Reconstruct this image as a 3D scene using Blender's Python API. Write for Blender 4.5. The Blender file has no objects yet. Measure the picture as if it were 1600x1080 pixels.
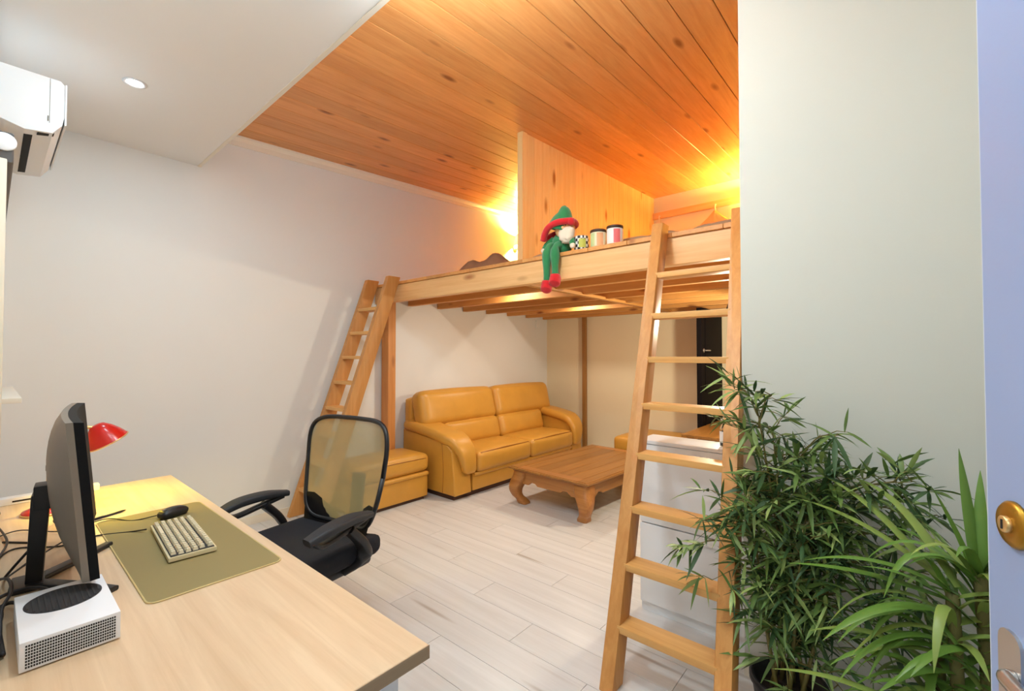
import bpy, bmesh, math, random
from mathutils import Vector, Matrix, noise
R = math.radians
random.seed(7)
SC = bpy.context.scene
COL = SC.collection

# ------------------------------------------------------------------ camera, world, lights, exposure
cam_d = bpy.data.cameras.new('camera'); cam = bpy.data.objects.new('camera', cam_d); COL.objects.link(cam)
cam_d.sensor_width = 36.0; cam_d.lens = 701 * 36 / 1600; cam_d.clip_start = 0.01
cam.location = (0, 0, 1.5); cam.rotation_euler = (R(91.2), 0, R(40.6))
SC.camera = cam
SC.view_settings.view_transform = 'Standard'; SC.view_settings.look = 'None'
SC.view_settings.gamma = 1.0; SC.view_settings.use_curve_mapping = False
SC.view_settings.exposure = 0.05
w = bpy.data.worlds.new('world'); SC.world = w; w.use_nodes = True
w.node_tree.nodes['Background'].inputs[0].default_value = (0.9, 0.93, 1, 1)
w.node_tree.nodes['Background'].inputs[1].default_value = 0.3

def light(kind, loc, power, col, size=0.1, rot=(0, 0, 0), name='light', parent=None, spot=None):
    d = bpy.data.lights.new(name, kind); d.energy = power; d.color = col
    if kind == 'AREA': d.shape = 'DISK'; d.size = size
    else: d.shadow_soft_size = size
    if spot: d.spot_size = R(spot); d.spot_blend = 0.6
    o = bpy.data.objects.new(name, d); COL.objects.link(o)
    o.location = loc; o.rotation_euler = rot
    if parent: o.parent = parent
    return o
DOWN_W = 7.5; DOWN_C = (0.74, 0.91, 1.0)
HALL_FILL_W = 8.5; HALL_FILL_C = (0.78, 0.9, 1)
LOFT_W = (160, 350); LOFT_C = (1, 0.84, 0.24)
PEND_FILL_W = 84; PEND_FILL_C = (0.76, 0.92, 1.0)
UNDER_FILL_W = 78; UNDER_FILL_C = (1, 0.9, 0.66)
SPOT_FILL_W = 11; SPOT_FILL_C = (1, 0.93, 0.78)
DESK_W = 16; DESK_C = (1, 0.74, 0.06)
light('AREA', (-0.1, -0.75, 2.36), HALL_FILL_W, HALL_FILL_C, 0.35, name='hallway_fill_light')  # unseen fill from the hallway, added to light the white wall and door

# ------------------------------------------------------------------ materials
def lin(c): return tuple(((v/255)/12.92 if v/255 <= .04045 else ((v/255+.055)/1.055)**2.4) for v in c) + (1,)
def newmat(name):
    m = bpy.data.materials.new(name); m.use_nodes = True
    nt = m.node_tree; return m, nt, nt.nodes['Principled BSDF']
def mat(name, c, rough=.5, metal=0, var=0.0, vscale=8, bump=0, bscale=200, emit=None, estr=0, spec=.5, alpha=None, trans=0, sheen=0):
    m, nt, b = newmat(name)
    b.inputs['Base Color'].default_value = lin(c); b.inputs['Roughness'].default_value = rough
    b.inputs['Metallic'].default_value = metal; b.inputs['Specular IOR Level'].default_value = spec
    tc = nt.nodes.new('ShaderNodeTexCoord')
    n = nt.nodes.new('ShaderNodeTexNoise'); n.inputs['Scale'].default_value = vscale; n.inputs['Detail'].default_value = 4
    nt.links.new(tc.outputs['Object'], n.inputs['Vector'])
    mx = nt.nodes.new('ShaderNodeMix'); mx.data_type = 'RGBA'
    mx.inputs[6].default_value = tuple(v*(1-var) for v in lin(c)[:3]) + (1,)
    mx.inputs[7].default_value = tuple(min(1, v*(1+var)) for v in lin(c)[:3]) + (1,)
    nt.links.new(n.outputs['Fac'], mx.inputs[0]); nt.links.new(mx.outputs[2], b.inputs['Base Color'])
    if bump:
        n2 = nt.nodes.new('ShaderNodeTexNoise'); n2.inputs['Scale'].default_value = bscale; n2.inputs['Detail'].default_value = 3
        nt.links.new(tc.outputs['Object'], n2.inputs['Vector'])
        bp = nt.nodes.new('ShaderNodeBump'); bp.inputs['Strength'].default_value = bump; bp.inputs['Distance'].default_value = .004
        nt.links.new(n2.outputs['Fac'], bp.inputs['Height']); nt.links.new(bp.outputs['Normal'], b.inputs['Normal'])
    if emit: b.inputs['Emission Color'].default_value = lin(emit); b.inputs['Emission Strength'].default_value = estr
    if trans: b.inputs['Transmission Weight'].default_value = trans
    if alpha is not None: b.inputs['Alpha'].default_value = alpha
    if sheen: b.inputs['Sheen Weight'].default_value = sheen
    return m
def wood(name, c1, c2, axis='x', rough=.45, fine=1.0, knots=None, kscale=3.0, objvar=.12, kel=None):
    m, nt, b = newmat(name); L = nt.links.new; N = nt.nodes.new
    tc = N('ShaderNodeTexCoord'); oi = N('ShaderNodeObjectInfo')
    off = N('ShaderNodeVectorMath'); off.operation = 'MULTIPLY_ADD'
    cmb = N('ShaderNodeCombineXYZ')
    for i in range(3): L(oi.outputs['Random'], cmb.inputs[i])
    off.inputs[1].default_value = (37, 53, 71); L(cmb.outputs[0], off.inputs[0]); L(tc.outputs['Object'], off.inputs[2])
    mp = N('ShaderNodeMapping'); s = [28*fine]*3; s['xyz'.index(axis)] = 1.3*fine; mp.inputs['Scale'].default_value = s
    L(off.outputs[0], mp.inputs['Vector'])
    n = N('ShaderNodeTexNoise'); n.inputs['Scale'].default_value = 1; n.inputs['Detail'].default_value = 6; n.inputs['Roughness'].default_value = .65
    n.inputs['Distortion'].default_value = .6; L(mp.outputs[0], n.inputs['Vector'])
    r = N('ShaderNodeValToRGB'); r.color_ramp.elements[0].position = .32; r.color_ramp.elements[1].position = .68
    r.color_ramp.elements[0].color = lin(c2); r.color_ramp.elements[1].color = lin(c1); L(n.outputs['Fac'], r.inputs[0])
    out = r.outputs[0]
    if knots:
        mk = N('ShaderNodeMapping'); k = [kscale*(6 if kel else 2.2)]*3; k['xyz'.index(axis)] = kscale*(kel or .75); mk.inputs['Scale'].default_value = k
        L(off.outputs[0], mk.inputs['Vector'])
        v = N('ShaderNodeTexVoronoi'); v.inputs['Scale'].default_value = 1; L(mk.outputs[0], v.inputs['Vector'])
        rr = N('ShaderNodeValToRGB'); rr.color_ramp.elements[0].position = .06; rr.color_ramp.elements[1].position = .17
        rr.color_ramp.elements[0].color = (1, 1, 1, 1); rr.color_ramp.elements[1].color = (0, 0, 0, 1); L(v.outputs['Distance'], rr.inputs[0])
        mx = N('ShaderNodeMix'); mx.data_type = 'RGBA'; L(rr.outputs[0], mx.inputs[0]); L(out, mx.inputs[6]); mx.inputs[7].default_value = lin(knots)
        out = mx.outputs[2]
    hv = N('ShaderNodeHueSaturation'); mr = N('ShaderNodeMapRange'); mr.inputs['To Min'].default_value = 1-objvar; mr.inputs['To Max'].default_value = 1+objvar
    L(oi.outputs['Random'], mr.inputs['Value']); L(mr.outputs[0], hv.inputs['Value']); L(out, hv.inputs['Color'])
    L(hv.outputs[0], b.inputs['Base Color'])
    bp = N('ShaderNodeBump'); bp.inputs['Strength'].default_value = .12; bp.inputs['Distance'].default_value = .003
    L(n.outputs['Fac'], bp.inputs['Height']); L(bp.outputs[0], b.inputs['Normal'])
    b.inputs['Roughness'].default_value = rough
    return m
M = {}
M['wall'] = mat('wall_paint', (230, 228, 225), .85, var=.02, vscale=2, bump=.05, bscale=120)
M['wall_white'] = mat('white_wall_paint', (213, 213, 205), .85, var=.02, vscale=2, bump=.05, bscale=120)
M['wall_beige'] = mat('beige_wall_paint', (234, 220, 190), .85, var=.02, vscale=2, bump=.05, bscale=120)
M['ceil'] = mat('ceiling_paint', (240, 237, 234), .8, var=.015, vscale=2)
M['trimw'] = mat('white_trim_paint', (236, 226, 210), .5)
M['pineceil'] = wood('varnished_pine_ceiling', (232, 168, 104), (214, 144, 80), 'y', .33, knots=(150, 84, 36), kscale=2.6, objvar=.10)
M['pineboard'] = wood('pine_partition_board', (247, 212, 156), (238, 192, 128), 'z', .45, knots=(170, 96, 40), kscale=2.2, objvar=.06)
M['gap'] = mat('dark_gap', (110, 66, 30), .8)
M['floorgap'] = mat('floor_joint', (150, 138, 126), .8)
M['floor'] = wood('white_laminate', (224, 222, 221), (208, 205, 203), 'x', .32, fine=.55, knots=(176, 164, 154), kscale=1.6, objvar=.025, kel=.42)
M['pinex'] = wood('pine_beam_x', (236, 190, 132), (222, 168, 108), 'x', .5, knots=(160, 92, 42), kscale=2.2)
M['piney'] = wood('pine_beam_y', (222, 160, 92), (204, 138, 72), 'y', .5, knots=(160, 92, 42), kscale=2.2)
M['pinez'] = wood('pine_post', (212, 146, 82), (194, 126, 64), 'z', .5, knots=(130, 70, 30), kscale=2.2)
M['polewood'] = wood('brown_pole', (172, 124, 66), (150, 104, 52), 'z', .5)
M['ladz'] = wood('ladder_rail_pine', (216, 156, 90), (198, 134, 70), 'z', .45, knots=(150, 88, 40), kscale=2.0)
M['ladx'] = wood('ladder_tread_pine', (232, 178, 108), (216, 156, 88), 'x', .45, objvar=.05)
M['joist'] = wood('loft_joist_pine', (214, 156, 86), (196, 134, 66), 'x', .55, knots=(140, 80, 36))
M['joisty'] = wood('loft_cross_beam_pine', (206, 150, 82), (188, 128, 64), 'y', .55, knots=(140, 80, 36))
M['desk'] = wood('pale_oak_laminate', (226, 198, 164), (210, 178, 142), 'x', .4, fine=.8)
M['deskedge'] = wood('desk_edge_band', (170, 144, 112), (150, 124, 96), 'y', .5)
M['leather'] = mat('mustard_leather', (206, 148, 58), .38, var=.12, vscale=5, bump=.25, bscale=70)
M['leatherseam'] = mat('leather_piping', (160, 98, 28), .5)
M['plinth'] = mat('dark_plinth', (70, 40, 24), .6)
M['teak'] = wood('teak_table', (164, 112, 52), (132, 84, 34), 'y', .35, fine=1.0)
M['teakx'] = wood('teak_apron', (186, 126, 66), (158, 98, 46), 'x', .35)
M['black'] = mat('black_plastic', (26, 25, 28), .42)
M['blacksoft'] = mat('black_soft_pad', (40, 41, 46), .6, bump=.1, bscale=300)
M['blackfab'] = mat('black_fabric', (24, 24, 32), .9, bump=.3, bscale=500)
M['grey'] = mat('grey_plastic', (120, 112, 100), .45)
M['monback'] = mat('silver_grey_monitor_shell', (128, 118, 106), .42, metal=.3, var=.04, vscale=30)
M['screen'] = mat('black_screen', (14, 14, 16), .6, spec=.15)
M['white'] = mat('white_plastic', (236, 236, 240), .4)
M['acwhite'] = mat('aircon_white', (240, 240, 242), .35)
M['cabwhite'] = mat('white_cabinet_lacquer', (240, 238, 238), .4)
M['dark'] = mat('dark_slot', (30, 28, 28), .8)
M['charcoal'] = mat('charcoal_vent', (52, 50, 52), .7)
M['red'] = mat('red_enamel', (206, 34, 26), .22)
M['brass'] = mat('pale_brass', (226, 190, 130), .3, metal=.7)
M['brassdark'] = mat('aged_brass', (176, 130, 44), .35, metal=.8)
M['steel'] = mat('brushed_steel', (190, 188, 186), .28, metal=.9)
M['bulb'] = mat('warm_bulb', (255, 220, 150), .5, emit=(255, 210, 120), estr=14)
M['downglow'] = mat('downlight_glow', (255, 255, 255), .5, emit=(255, 250, 240), estr=22)
M['shade'] = mat('lamp_shade_fabric', (250, 226, 140), .8, emit=(255, 205, 60), estr=1.4)
M['matt'] = mat('olive_desk_mat', (146, 130, 84), .75, bump=.1, bscale=600)
M['matedge'] = mat('desk_mat_edge', (206, 184, 128), .7)
M['kb'] = mat('cream_keyboard', (216, 200, 160), .5)
M['kbdark'] = mat('dark_keyboard_base', (40, 36, 34), .6)
M['keys'] = mat('cream_keys', (226, 212, 180), .5)
M['cable'] = mat('black_cable', (30, 24, 26), .5)
M['door'] = mat('cool_lit_door_paint', (152, 170, 210), .45, var=.015)  # cool light falling on the door is put into this base colour
M['dooredge'] = mat('pale_door_edge', (206, 214, 226), .5)
M['blackdoor'] = mat('black_lacquer', (18, 13, 15), .7, spec=.08)
M['leaf1'] = mat('bamboo_leaf', (100, 126, 62), .5, var=.3, vscale=9)
M['leaf2'] = mat('dark_bamboo_leaf', (64, 92, 52), .5, var=.3, vscale=9)
M['leaf3'] = mat('light_bamboo_leaf', (150, 170, 98), .5, var=.2, vscale=9)
M['cane'] = mat('bamboo_cane', (128, 116, 62), .5, var=.2, vscale=14)
M['drac'] = mat('strap_leaf_green', (104, 140, 58), .4, var=.25, vscale=6)
M['drac2'] = mat('strap_leaf_olive', (136, 156, 76), .4, var=.25, vscale=6)
M['pot'] = mat('black_pot', (24, 24, 28), .5)
M['soil'] = mat('soil', (44, 34, 26), .95, bump=.6, bscale=60)
M['bark'] = mat('plant_trunk', (116, 110, 62), .8, bump=.5, bscale=60)
M['green'] = mat('green_plush', (44, 132, 78), .95, bump=.6, bscale=400, var=.1, vscale=40, sheen=.4)
M['redplush'] = mat('red_plush', (214, 26, 36), .95, bump=.6, bscale=400, var=.1, vscale=40, sheen=.3)
M['whiteplush'] = mat('white_plush', (240, 222, 200), .95, bump=.7, bscale=300, sheen=.3)
M['skin'] = mat('peach_felt', (240, 186, 130), .9)
M['quilt'] = mat('taupe_quilt', (176, 146, 116), .95, var=.12, vscale=10, bump=.3, bscale=200)
M['quilt2'] = mat('brown_quilt', (146, 104, 76), .95, var=.15, vscale=10, bump=.3, bscale=200)
M['pinkcloth'] = mat('pink_beige_cloth', (226, 170, 128), .95, bump=.4, bscale=150)
M['lid'] = mat('dark_brown_lid', (66, 42, 28), .5)
M['labelcream'] = mat('cream_label', (238, 226, 190), .6)
M['labelgreen'] = mat('pale_green_label', (196, 208, 150), .6)
M['labelorange'] = mat('peach_label', (232, 168, 120), .6)
M['labelpink'] = mat('pink_label', (224, 110, 110), .6)
M['labelwhite'] = mat('white_label', (240, 234, 228), .6)
M['labelolive'] = mat('olive_label', (190, 190, 80), .6)
M['blindgrey'] = mat('dark_grey_blind', (84, 80, 80), .6)
M['winframe'] = mat('cream_window_frame', (238, 228, 208), .5)
m, nt, b = newmat('clear_glass'); b.inputs['Base Color'].default_value = (.95, .97, .96, 1); b.inputs['Roughness'].default_value = .02
b.inputs['Transmission Weight'].default_value = 1; b.inputs['IOR'].default_value = 1.45; M['glass'] = m
m, nt, b = newmat('translucent_lamp_shade'); nt.nodes.remove(b)
tr = nt.nodes.new('ShaderNodeBsdfTranslucent'); tr.inputs[0].default_value = (.95, .86, .55, 1)
di = nt.nodes.new('ShaderNodeBsdfDiffuse'); di.inputs[0].default_value = (.9, .8, .45, 1)
mxs = nt.nodes.new('ShaderNodeMixShader'); mxs.inputs[0].default_value = .3
nt.links.new(tr.outputs[0], mxs.inputs[1]); nt.links.new(di.outputs[0], mxs.inputs[2]); nt.links.new(mxs.outputs[0], nt.nodes['Material Output'].inputs[0]); M['shade'] = m
def checker(name, c1, c2, s):
    m, nt, b = newmat(name); t = nt.nodes.new('ShaderNodeTexCoord'); c = nt.nodes.new('ShaderNodeTexChecker')
    c.inputs['Scale'].default_value = s; c.inputs['Color1'].default_value = lin(c1); c.inputs['Color2'].default_value = lin(c2)
    nt.links.new(t.outputs['Object'], c.inputs['Vector']); nt.links.new(c.outputs[0], b.inputs['Base Color']); return m
M['check'] = checker('black_white_check', (30, 28, 30), (240, 236, 228), 48)
def meshmat(name, c, cover):
    m, nt, b = newmat(name); b.inputs['Base Color'].default_value = lin(c); b.inputs['Roughness'].default_value = .7
    t = nt.nodes.new('ShaderNodeTexCoord'); n = nt.nodes.new('ShaderNodeTexNoise'); n.inputs['Scale'].default_value = 5
    mr = nt.nodes.new('ShaderNodeMapRange'); mr.inputs['To Min'].default_value = cover-.06; mr.inputs['To Max'].default_value = cover+.06
    nt.links.new(t.outputs['Object'], n.inputs['Vector']); nt.links.new(n.outputs['Fac'], mr.inputs['Value'])
    nt.links.new(mr.outputs[0], b.inputs['Alpha']); return m
M['mesh'] = meshmat('olive_grey_mesh', (172, 156, 112), .70)

# ------------------------------------------------------------------ geometry helpers
def B(): return bmesh.new()
def _bev(bm, geom_v, w, seg=2):
    es = set()
    for v in geom_v:
        for e in v.link_edges: es.add(e)
    bmesh.ops.bevel(bm, geom=list(es), offset=w, segments=seg, affect='EDGES', profile=.7)
def box(bm, x0, x1, y0, y1, z0, z1, bev=0, seg=2, mtx=None):
    r = bmesh.ops.create_cube(bm, size=1)
    vs = r['verts']
    for v in vs:
        v.co = Vector(((x0+x1)/2 + v.co.x*(x1-x0), (y0+y1)/2 + v.co.y*(y1-y0), (z0+z1)/2 + v.co.z*(z1-z0)))
    if mtx:
        for v in vs: v.co = mtx @ v.co
    if bev: _bev(bm, vs, bev, seg)
    return bm
def tube(bm, pts, r, seg=10, cap=True):
    pts = [Vector(p) for p in pts]; n = len(pts)
    rs = r if isinstance(r, (list, tuple)) else [r]*n
    rings = []; up = None
    for i, p in enumerate(pts):
        t = (pts[min(i+1, n-1)] - pts[max(i-1, 0)]).normalized()
        if up is None:
            up = Vector((0, 0, 1)) if abs(t.z) < .9 else Vector((1, 0, 0))
        a = (up - t*up.dot(t)).normalized(); up = a; c = t.cross(a)
        rings.append([bm.verts.new(p + (a*math.cos(2*math.pi*k/seg) + c*math.sin(2*math.pi*k/seg))*rs[i]) for k in range(seg)])
    for i in range(n-1):
        for k in range(seg):
            bm.faces.new((rings[i][k], rings[i][(k+1) % seg], rings[i+1][(k+1) % seg], rings[i+1][k]))
    if cap:
        bm.faces.new(rings[0][::-1]); bm.faces.new(rings[-1])
    return bm
def smooth_path(ctrl, n=8):
    P = [Vector(p) for p in ctrl]; out = []
    P = [2*P[0]-P[1]] + P + [2*P[-1]-P[-2]]
    for i in range(1, len(P)-2):
        for k in range(n):
            t = k/n; a, b_, c, d = P[i-1], P[i], P[i+1], P[i+2]
            out.append(.5*((2*b_) + (c-a)*t + (2*a-5*b_+4*c-d)*t*t + (3*b_-a-3*c+d)*t**3))
    out.append(P[-2]); return out
def lathe(bm, prof, c=(0, 0, 0), seg=24, mtx=None):
    rings = []; c = Vector(c)
    for r, z in prof:
        ring = []
        for k in range(seg):
            a = 2*math.pi*k/seg; p = Vector((max(r, 1e-4)*math.cos(a), max(r, 1e-4)*math.sin(a), z))
            if mtx: p = mtx @ p
            ring.append(bm.verts.new(c+p))
        rings.append(ring)
    for i in range(len(rings)-1):
        for k in range(seg):
            bm.faces.new((rings[i][k], rings[i][(k+1) % seg], rings[i+1][(k+1) % seg], rings[i+1][k]))
    bm.faces.new(rings[0][::-1]); bm.faces.new(rings[-1]); return bm
def prism(bm, poly, f0, f1):
    """poly: 2D points; f0/f1 map a 2D point to the two 3D end caps"""
    a = [bm.verts.new(f0(*p)) for p in poly]; b_ = [bm.verts.new(f1(*p)) for p in poly]; n = len(poly)
    bm.faces.new(a[::-1]); bm.faces.new(b_)
    for k in range(n): bm.faces.new((a[k], a[(k+1) % n], b_[(k+1) % n], b_[k]))
    bmesh.ops.recalc_face_normals(bm, faces=bm.faces[:]); return bm
def soft(bm, c, size, r=.06, puff=(0, 0, 0), n=10, mtx=None, fn=None):
    """rounded, puffed cushion block: box grid pulled to a rounded box"""
    hx, hy, hz = [s/2 for s in size]
    tmp = bmesh.new(); bmesh.ops.create_cube(tmp, size=2)
    bmesh.ops.subdivide_edges(tmp, edges=tmp.edges[:], cuts=n, use_grid_fill=True)
    m = {}
    for v in tmp.verts:
        u = v.co.copy()
        def ez(t): return math.copysign(1-(1-abs(t))**1.6, t)
        u = Vector((ez(u.x), ez(u.y), ez(u.z)))
        p = Vector((u.x*hx, u.y*hy, u.z*hz))
        inner = Vector((max(-hx+r, min(hx-r, p.x)), max(-hy+r, min(hy-r, p.y)), max(-hz+r, min(hz-r, p.z))))
        d = p-inner
        if d.length > 1e-6: p = inner + d.normalized()*min(r, d.length if (abs(d.x) > 1e-6)+(abs(d.y) > 1e-6)+(abs(d.z) > 1e-6) < 2 else r)
        p.x += math.copysign(puff[0], u.x)*abs(u.x)**2*(1-u.y**2)*(1-u.z**2)
        p.y += math.copysign(puff[1], u.y)*abs(u.y)**2*(1-u.x**2)*(1-u.z**2)
        p.z += math.copysign(puff[2], u.z)*abs(u.z)**2*(1-u.x**2)*(1-u.y**2)
        if fn: p = fn(p, u)
        if mtx: p = mtx @ p
        m[v] = bm.verts.new(Vector(c)+p)
    for f in tmp.faces: bm.faces.new([m[v] for v in f.verts])
    tmp.free(); return bm
def sweep(bm, pts, sec, up=(0, 0, 1)):
    """sweep a closed 2D section (a along 'side', b along 'normal')"""
    pts = [Vector(p) for p in pts]; n = len(pts); rings = []; up = Vector(up)
    for i, p in enumerate(pts):
        t = (pts[min(i+1, n-1)] - pts[max(i-1, 0)]).normalized()
        s = up.cross(t).normalized() if abs(up.dot(t)) < .999 else Vector((1, 0, 0)); nn = t.cross(s)
        sc = sec(i/(n-1)) if callable(sec) else sec
        rings.append([bm.verts.new(p + s*a + nn*b_) for a, b_ in sc])
    k = len(rings[0])
    for i in range(n-1):
        for j in range(k): bm.faces.new((rings[i][j], rings[i][(j+1) % k], rings[i+1][(j+1) % k], rings[i+1][j]))
    bm.faces.new(rings[0][::-1]); bm.faces.new(rings[-1])
    bmesh.ops.recalc_face_normals(bm, faces=bm.faces[:]); return bm
def rrect(w, h, r, n=4):
    out = []
    for cx, cy, a0 in ((w/2-r, h/2-r, 0), (-w/2+r, h/2-r, 90), (-w/2+r, -h/2+r, 180), (w/2-r, -h/2+r, 270)):
        for k in range(n+1):
            a = R(a0+90*k/n); out.append((cx+r*math.cos(a), cy+r*math.sin(a)))
    return out
PW = {}
def obj(name, bm, m, parent=None, world=False, smooth=True, label=None, loc=None, ang=35):
    me = bpy.data.meshes.new(name)
    if isinstance(bm, bpy.types.Mesh): me = bm
    else:
        if smooth:
            for f in bm.faces: f.smooth = True
            for e in bm.edges:
                if len(e.link_faces) == 2:
                    try:
                        if e.calc_face_angle() > R(ang): e.smooth = False
                    except ValueError: pass
        bm.to_mesh(me); bm.free(); me.materials.append(m)
    o = bpy.data.objects.new(name, me); COL.objects.link(o)
    if parent:
        root = parent
        while root.parent: root = root.parent
        if world and root.name in PW: me.transform(PW[root.name].inverted())
        o.parent = parent
    if loc: o.location = loc
    if label: o['label'] = label
    return o
def thing(name, label, cat, loc=(0, 0, 0), rotz=0, group=None, kind=None):
    o = bpy.data.objects.new(name, None); COL.objects.link(o); o.empty_display_size = .05
    o.location = loc; o.rotation_euler = (0, 0, rotz); PW[o.name] = Matrix.Translation(loc) @ Matrix.Rotation(rotz, 4, 'Z')
    tag(o, label, cat, group, kind); return o
def tag(o, label, cat, group=None, kind=None):
    o['label'] = label; o['category'] = cat
    if group: o['group'] = group
    if kind: o['kind'] = kind
    return o
def struct(name, bm, m, label, cat): return tag(obj(name, bm, m, smooth=False), label, cat, kind='structure')
def bb(*a, **k): return box(B(), *a, **k)

# ------------------------------------------------------------------ dimensions of the room (metres)
XL, XR, YB = -4.36, 0.44, 5.97         # left wall, right wall, back wall
ZC = 3.06; YS = 1.10                   # white ceiling height and its edge
def zw(y): return 3.41 + .055*(y-1.33) # underside of the rising timber ceiling
WALLY = 2.34; WALLX = -.562            # free-standing return wall right of the ladder

# floor with laminate planks
fl = struct('floor', bb(XL-.1, XR+.1, -1.6, YB+.1, -.06, -.004), M['floorgap'], 'white laminate plank floor', 'floor')
pl_mesh = {}
def floor_plank(x0, x1, y0, y1):
    key = round(x1-x0, 3)
    if key not in pl_mesh:
        o = obj('plank', bb(0, x1-x0-.0025, 0, y1-y0-.0025, -.01, 0), M['floor'], fl, smooth=False); pl_mesh[key] = o.data
    else: o = obj('plank', pl_mesh[key], None, fl)
    o.location = (x0, y0, 0)
PW_, PL_ = .2, 1.25
y = -.2; i = 0
while y < YB:
    x = XL - (i*.47 % PL_)
    while x < XR:
        a, b_ = max(x, XL), min(x+PL_, XR)
        if b_-a > .02: floor_plank(a, b_, y, min(y+PW_, YB))
        x += PL_
    y += PW_; i += 1
# walls
struct('wall_left', bb(XL-.12, XL, -.2, YB+.12, 0, 3.9), M['wall'], 'long cream plaster wall behind the desk and sofa', 'wall')
struct('wall_back', bb(XL, XR+.12, YB, YB+.12, 0, 3.9), M['wall_beige'], 'beige end wall under and above the loft', 'wall')
struct('wall_right', bb(XR, XR+.12, -1.6, YB, 0, 3.9), M['wall_white'], 'white wall behind the open door', 'wall')
struct('wall_return', bb(WALLX, XR, WALLY, WALLY+.12, 0, zw(WALLY)-.0), M['wall_white'], 'tall white wall end behind the two plants', 'wall')
# front wall with window hole and the doorway the camera stands in
fw = B()
WX0, WX1, WZ0, WZ1 = -3.95, -2.62, 1.32, 2.2
for a in ((XL, WX0, 0, ZC), (WX1, -.75, 0, ZC), (WX0, WX1, 0, WZ0), (WX0, WX1, WZ1, ZC), (-.75, XR, 2.3, ZC)):
    box(fw, a[0], a[1], -.16, -.01, a[2], a[3])
struct('wall_front', fw, M['wall'], 'cream window wall carrying the air conditioner', 'wall')
struct('wall_hall', bb(-1.2, XR, -1.6, -1.5, 0, 2.5), M['wall_white'], 'hallway end wall', 'wall')
struct('wall_hall_side', bb(-1.3, -1.2, -1.6, -.16, 0, 2.5), M['wall_white'], 'hallway side wall', 'wall')
struct('ceiling_hall', bb(-1.3, XR, -1.6, -.16, 2.4, 2.5), M['ceil'], 'hallway ceiling', 'ceiling')
# white lowered ceiling
struct('ceiling', bb(XL, XR, -.2, YS, ZC, ZC+.55), M['ceil'], 'white lowered ceiling above the desk', 'ceiling')
struct('trim_1', bb(XL, XR, YS-.002, YS+.022, ZC-.004, ZC+.05), M['trimw'], 'thin white edging along the lowered ceiling', 'trim')
# timber ceiling: backing and planks running front to back
cb = B()
v = [cb.verts.new((x, yy, zw(yy)+dz)) for dz in (.02, .12) for x in (XL-.1, XR+.1) for yy in (YS-.05, YB+.1)]
bmesh.ops.convex_hull(cb, input=v)
wc = struct('ceiling', cb, M['gap'], 'varnished pine plank ceiling rising over the loft', 'ceiling')
pm = None; x = XL; PWD = .19
while x < XR:
    if pm is None:
        t = B(); L_ = YB-YS
        prism(t, [(0.0, .02), (0.0, .002), (.002, 0), (PWD-.006, 0), (PWD-.004, .002), (PWD-.004, .02)],
              lambda a, b_: (a, 0, b_), lambda a, b_: (a, L_, b_+.055*L_))
        o = obj('plank', t, M['pineceil'], wc, smooth=False); pm = o.data
    else: o = obj('plank', pm, None, wc)
    o.location = (x, YS, zw(YS)); x += PWD
# cornice on left wall under timber ceiling
cn = B(); prism(cn, [(0, 0), (.035, 0), (.035, -.018), (.012, -.045), (.012, -.085), (0, -.085)],
                lambda a, b_: (XL+a, YS, zw(YS)+b_), lambda a, b_: (XL+a, YB, zw(YB)+b_))
struct('trim_2', cn, M['trimw'], 'cream cornice where the left wall meets the pine ceiling', 'trim')
# pine partition on the loft
PX, PY0 = -2.53, 3.08; PZ0 = 2.262
pt = struct('wall_partition', bb(PX-.03, PX-.012, PY0+.05, YB, PZ0, zw(PY0)-.0), M['gap'], 'pine board partition standing on the loft', 'wall')
yy = PY0+.07; BW = .118
while yy < YB-.01:
    y1 = min(yy+BW, YB)
    t = B(); prism(t, [(yy, PZ0), (y1-.003, PZ0), (y1-.003, zw(y1)-.001), (yy, zw(yy)-.001)], lambda a, b_: (PX-.012, a, b_), lambda a, b_: (PX+.004, a, b_))
    obj('plank', t, M['pineboard'], pt, smooth=False); yy += BW
t = B(); prism(t, [(PY0, PZ0), (PY0+.068, PZ0), (PY0+.068, zw(PY0)+.003), (PY0, zw(PY0))], lambda a, b_: (PX-.045, a, b_), lambda a, b_: (PX+.014, a, b_))
obj('end_post', t, M['pineboard'], pt, smooth=False)
# baseboards
struct('baseboard_left', bb(XL, XL+.012, 0, YB, 0, .07), M['trimw'], 'cream skirting along the left wall', 'baseboard')
struct('baseboard_back', bb(XL+.012, XR, YB-.012, YB, 0, .07), M['trimw'], 'cream skirting along the end wall', 'baseboard')
struct('baseboard_return', bb(WALLX, XR, WALLY-.012, WALLY, 0, .07), M['trimw'], 'white skirting behind the plants', 'baseboard')

# window in the front wall (only its frame edges show)
wn = tag(obj('window_1', bb(WX0, WX1, -.10, -.09, WZ0, WZ1), M['glass'], smooth=False), 'window at the far left edge above the desk', 'window', kind='structure')
f = B()
for a in ((WX0-.05, WX0+.03, WZ0-.02, WZ1+.05), (WX1-.03, WX1+.05, WZ0-.16, WZ1+.05), (WX0, WX1, WZ1-.02, WZ1+.05)): box(f, a[0], a[1], -.12, .035, a[2], a[3], .006)
obj('window_frame', f, M['winframe'], wn)
obj('window_sill', bb(-3.98, -2.9, -.01, .098, WZ0-.03, WZ0-.008, .004), M['trimw'], wn)

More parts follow.
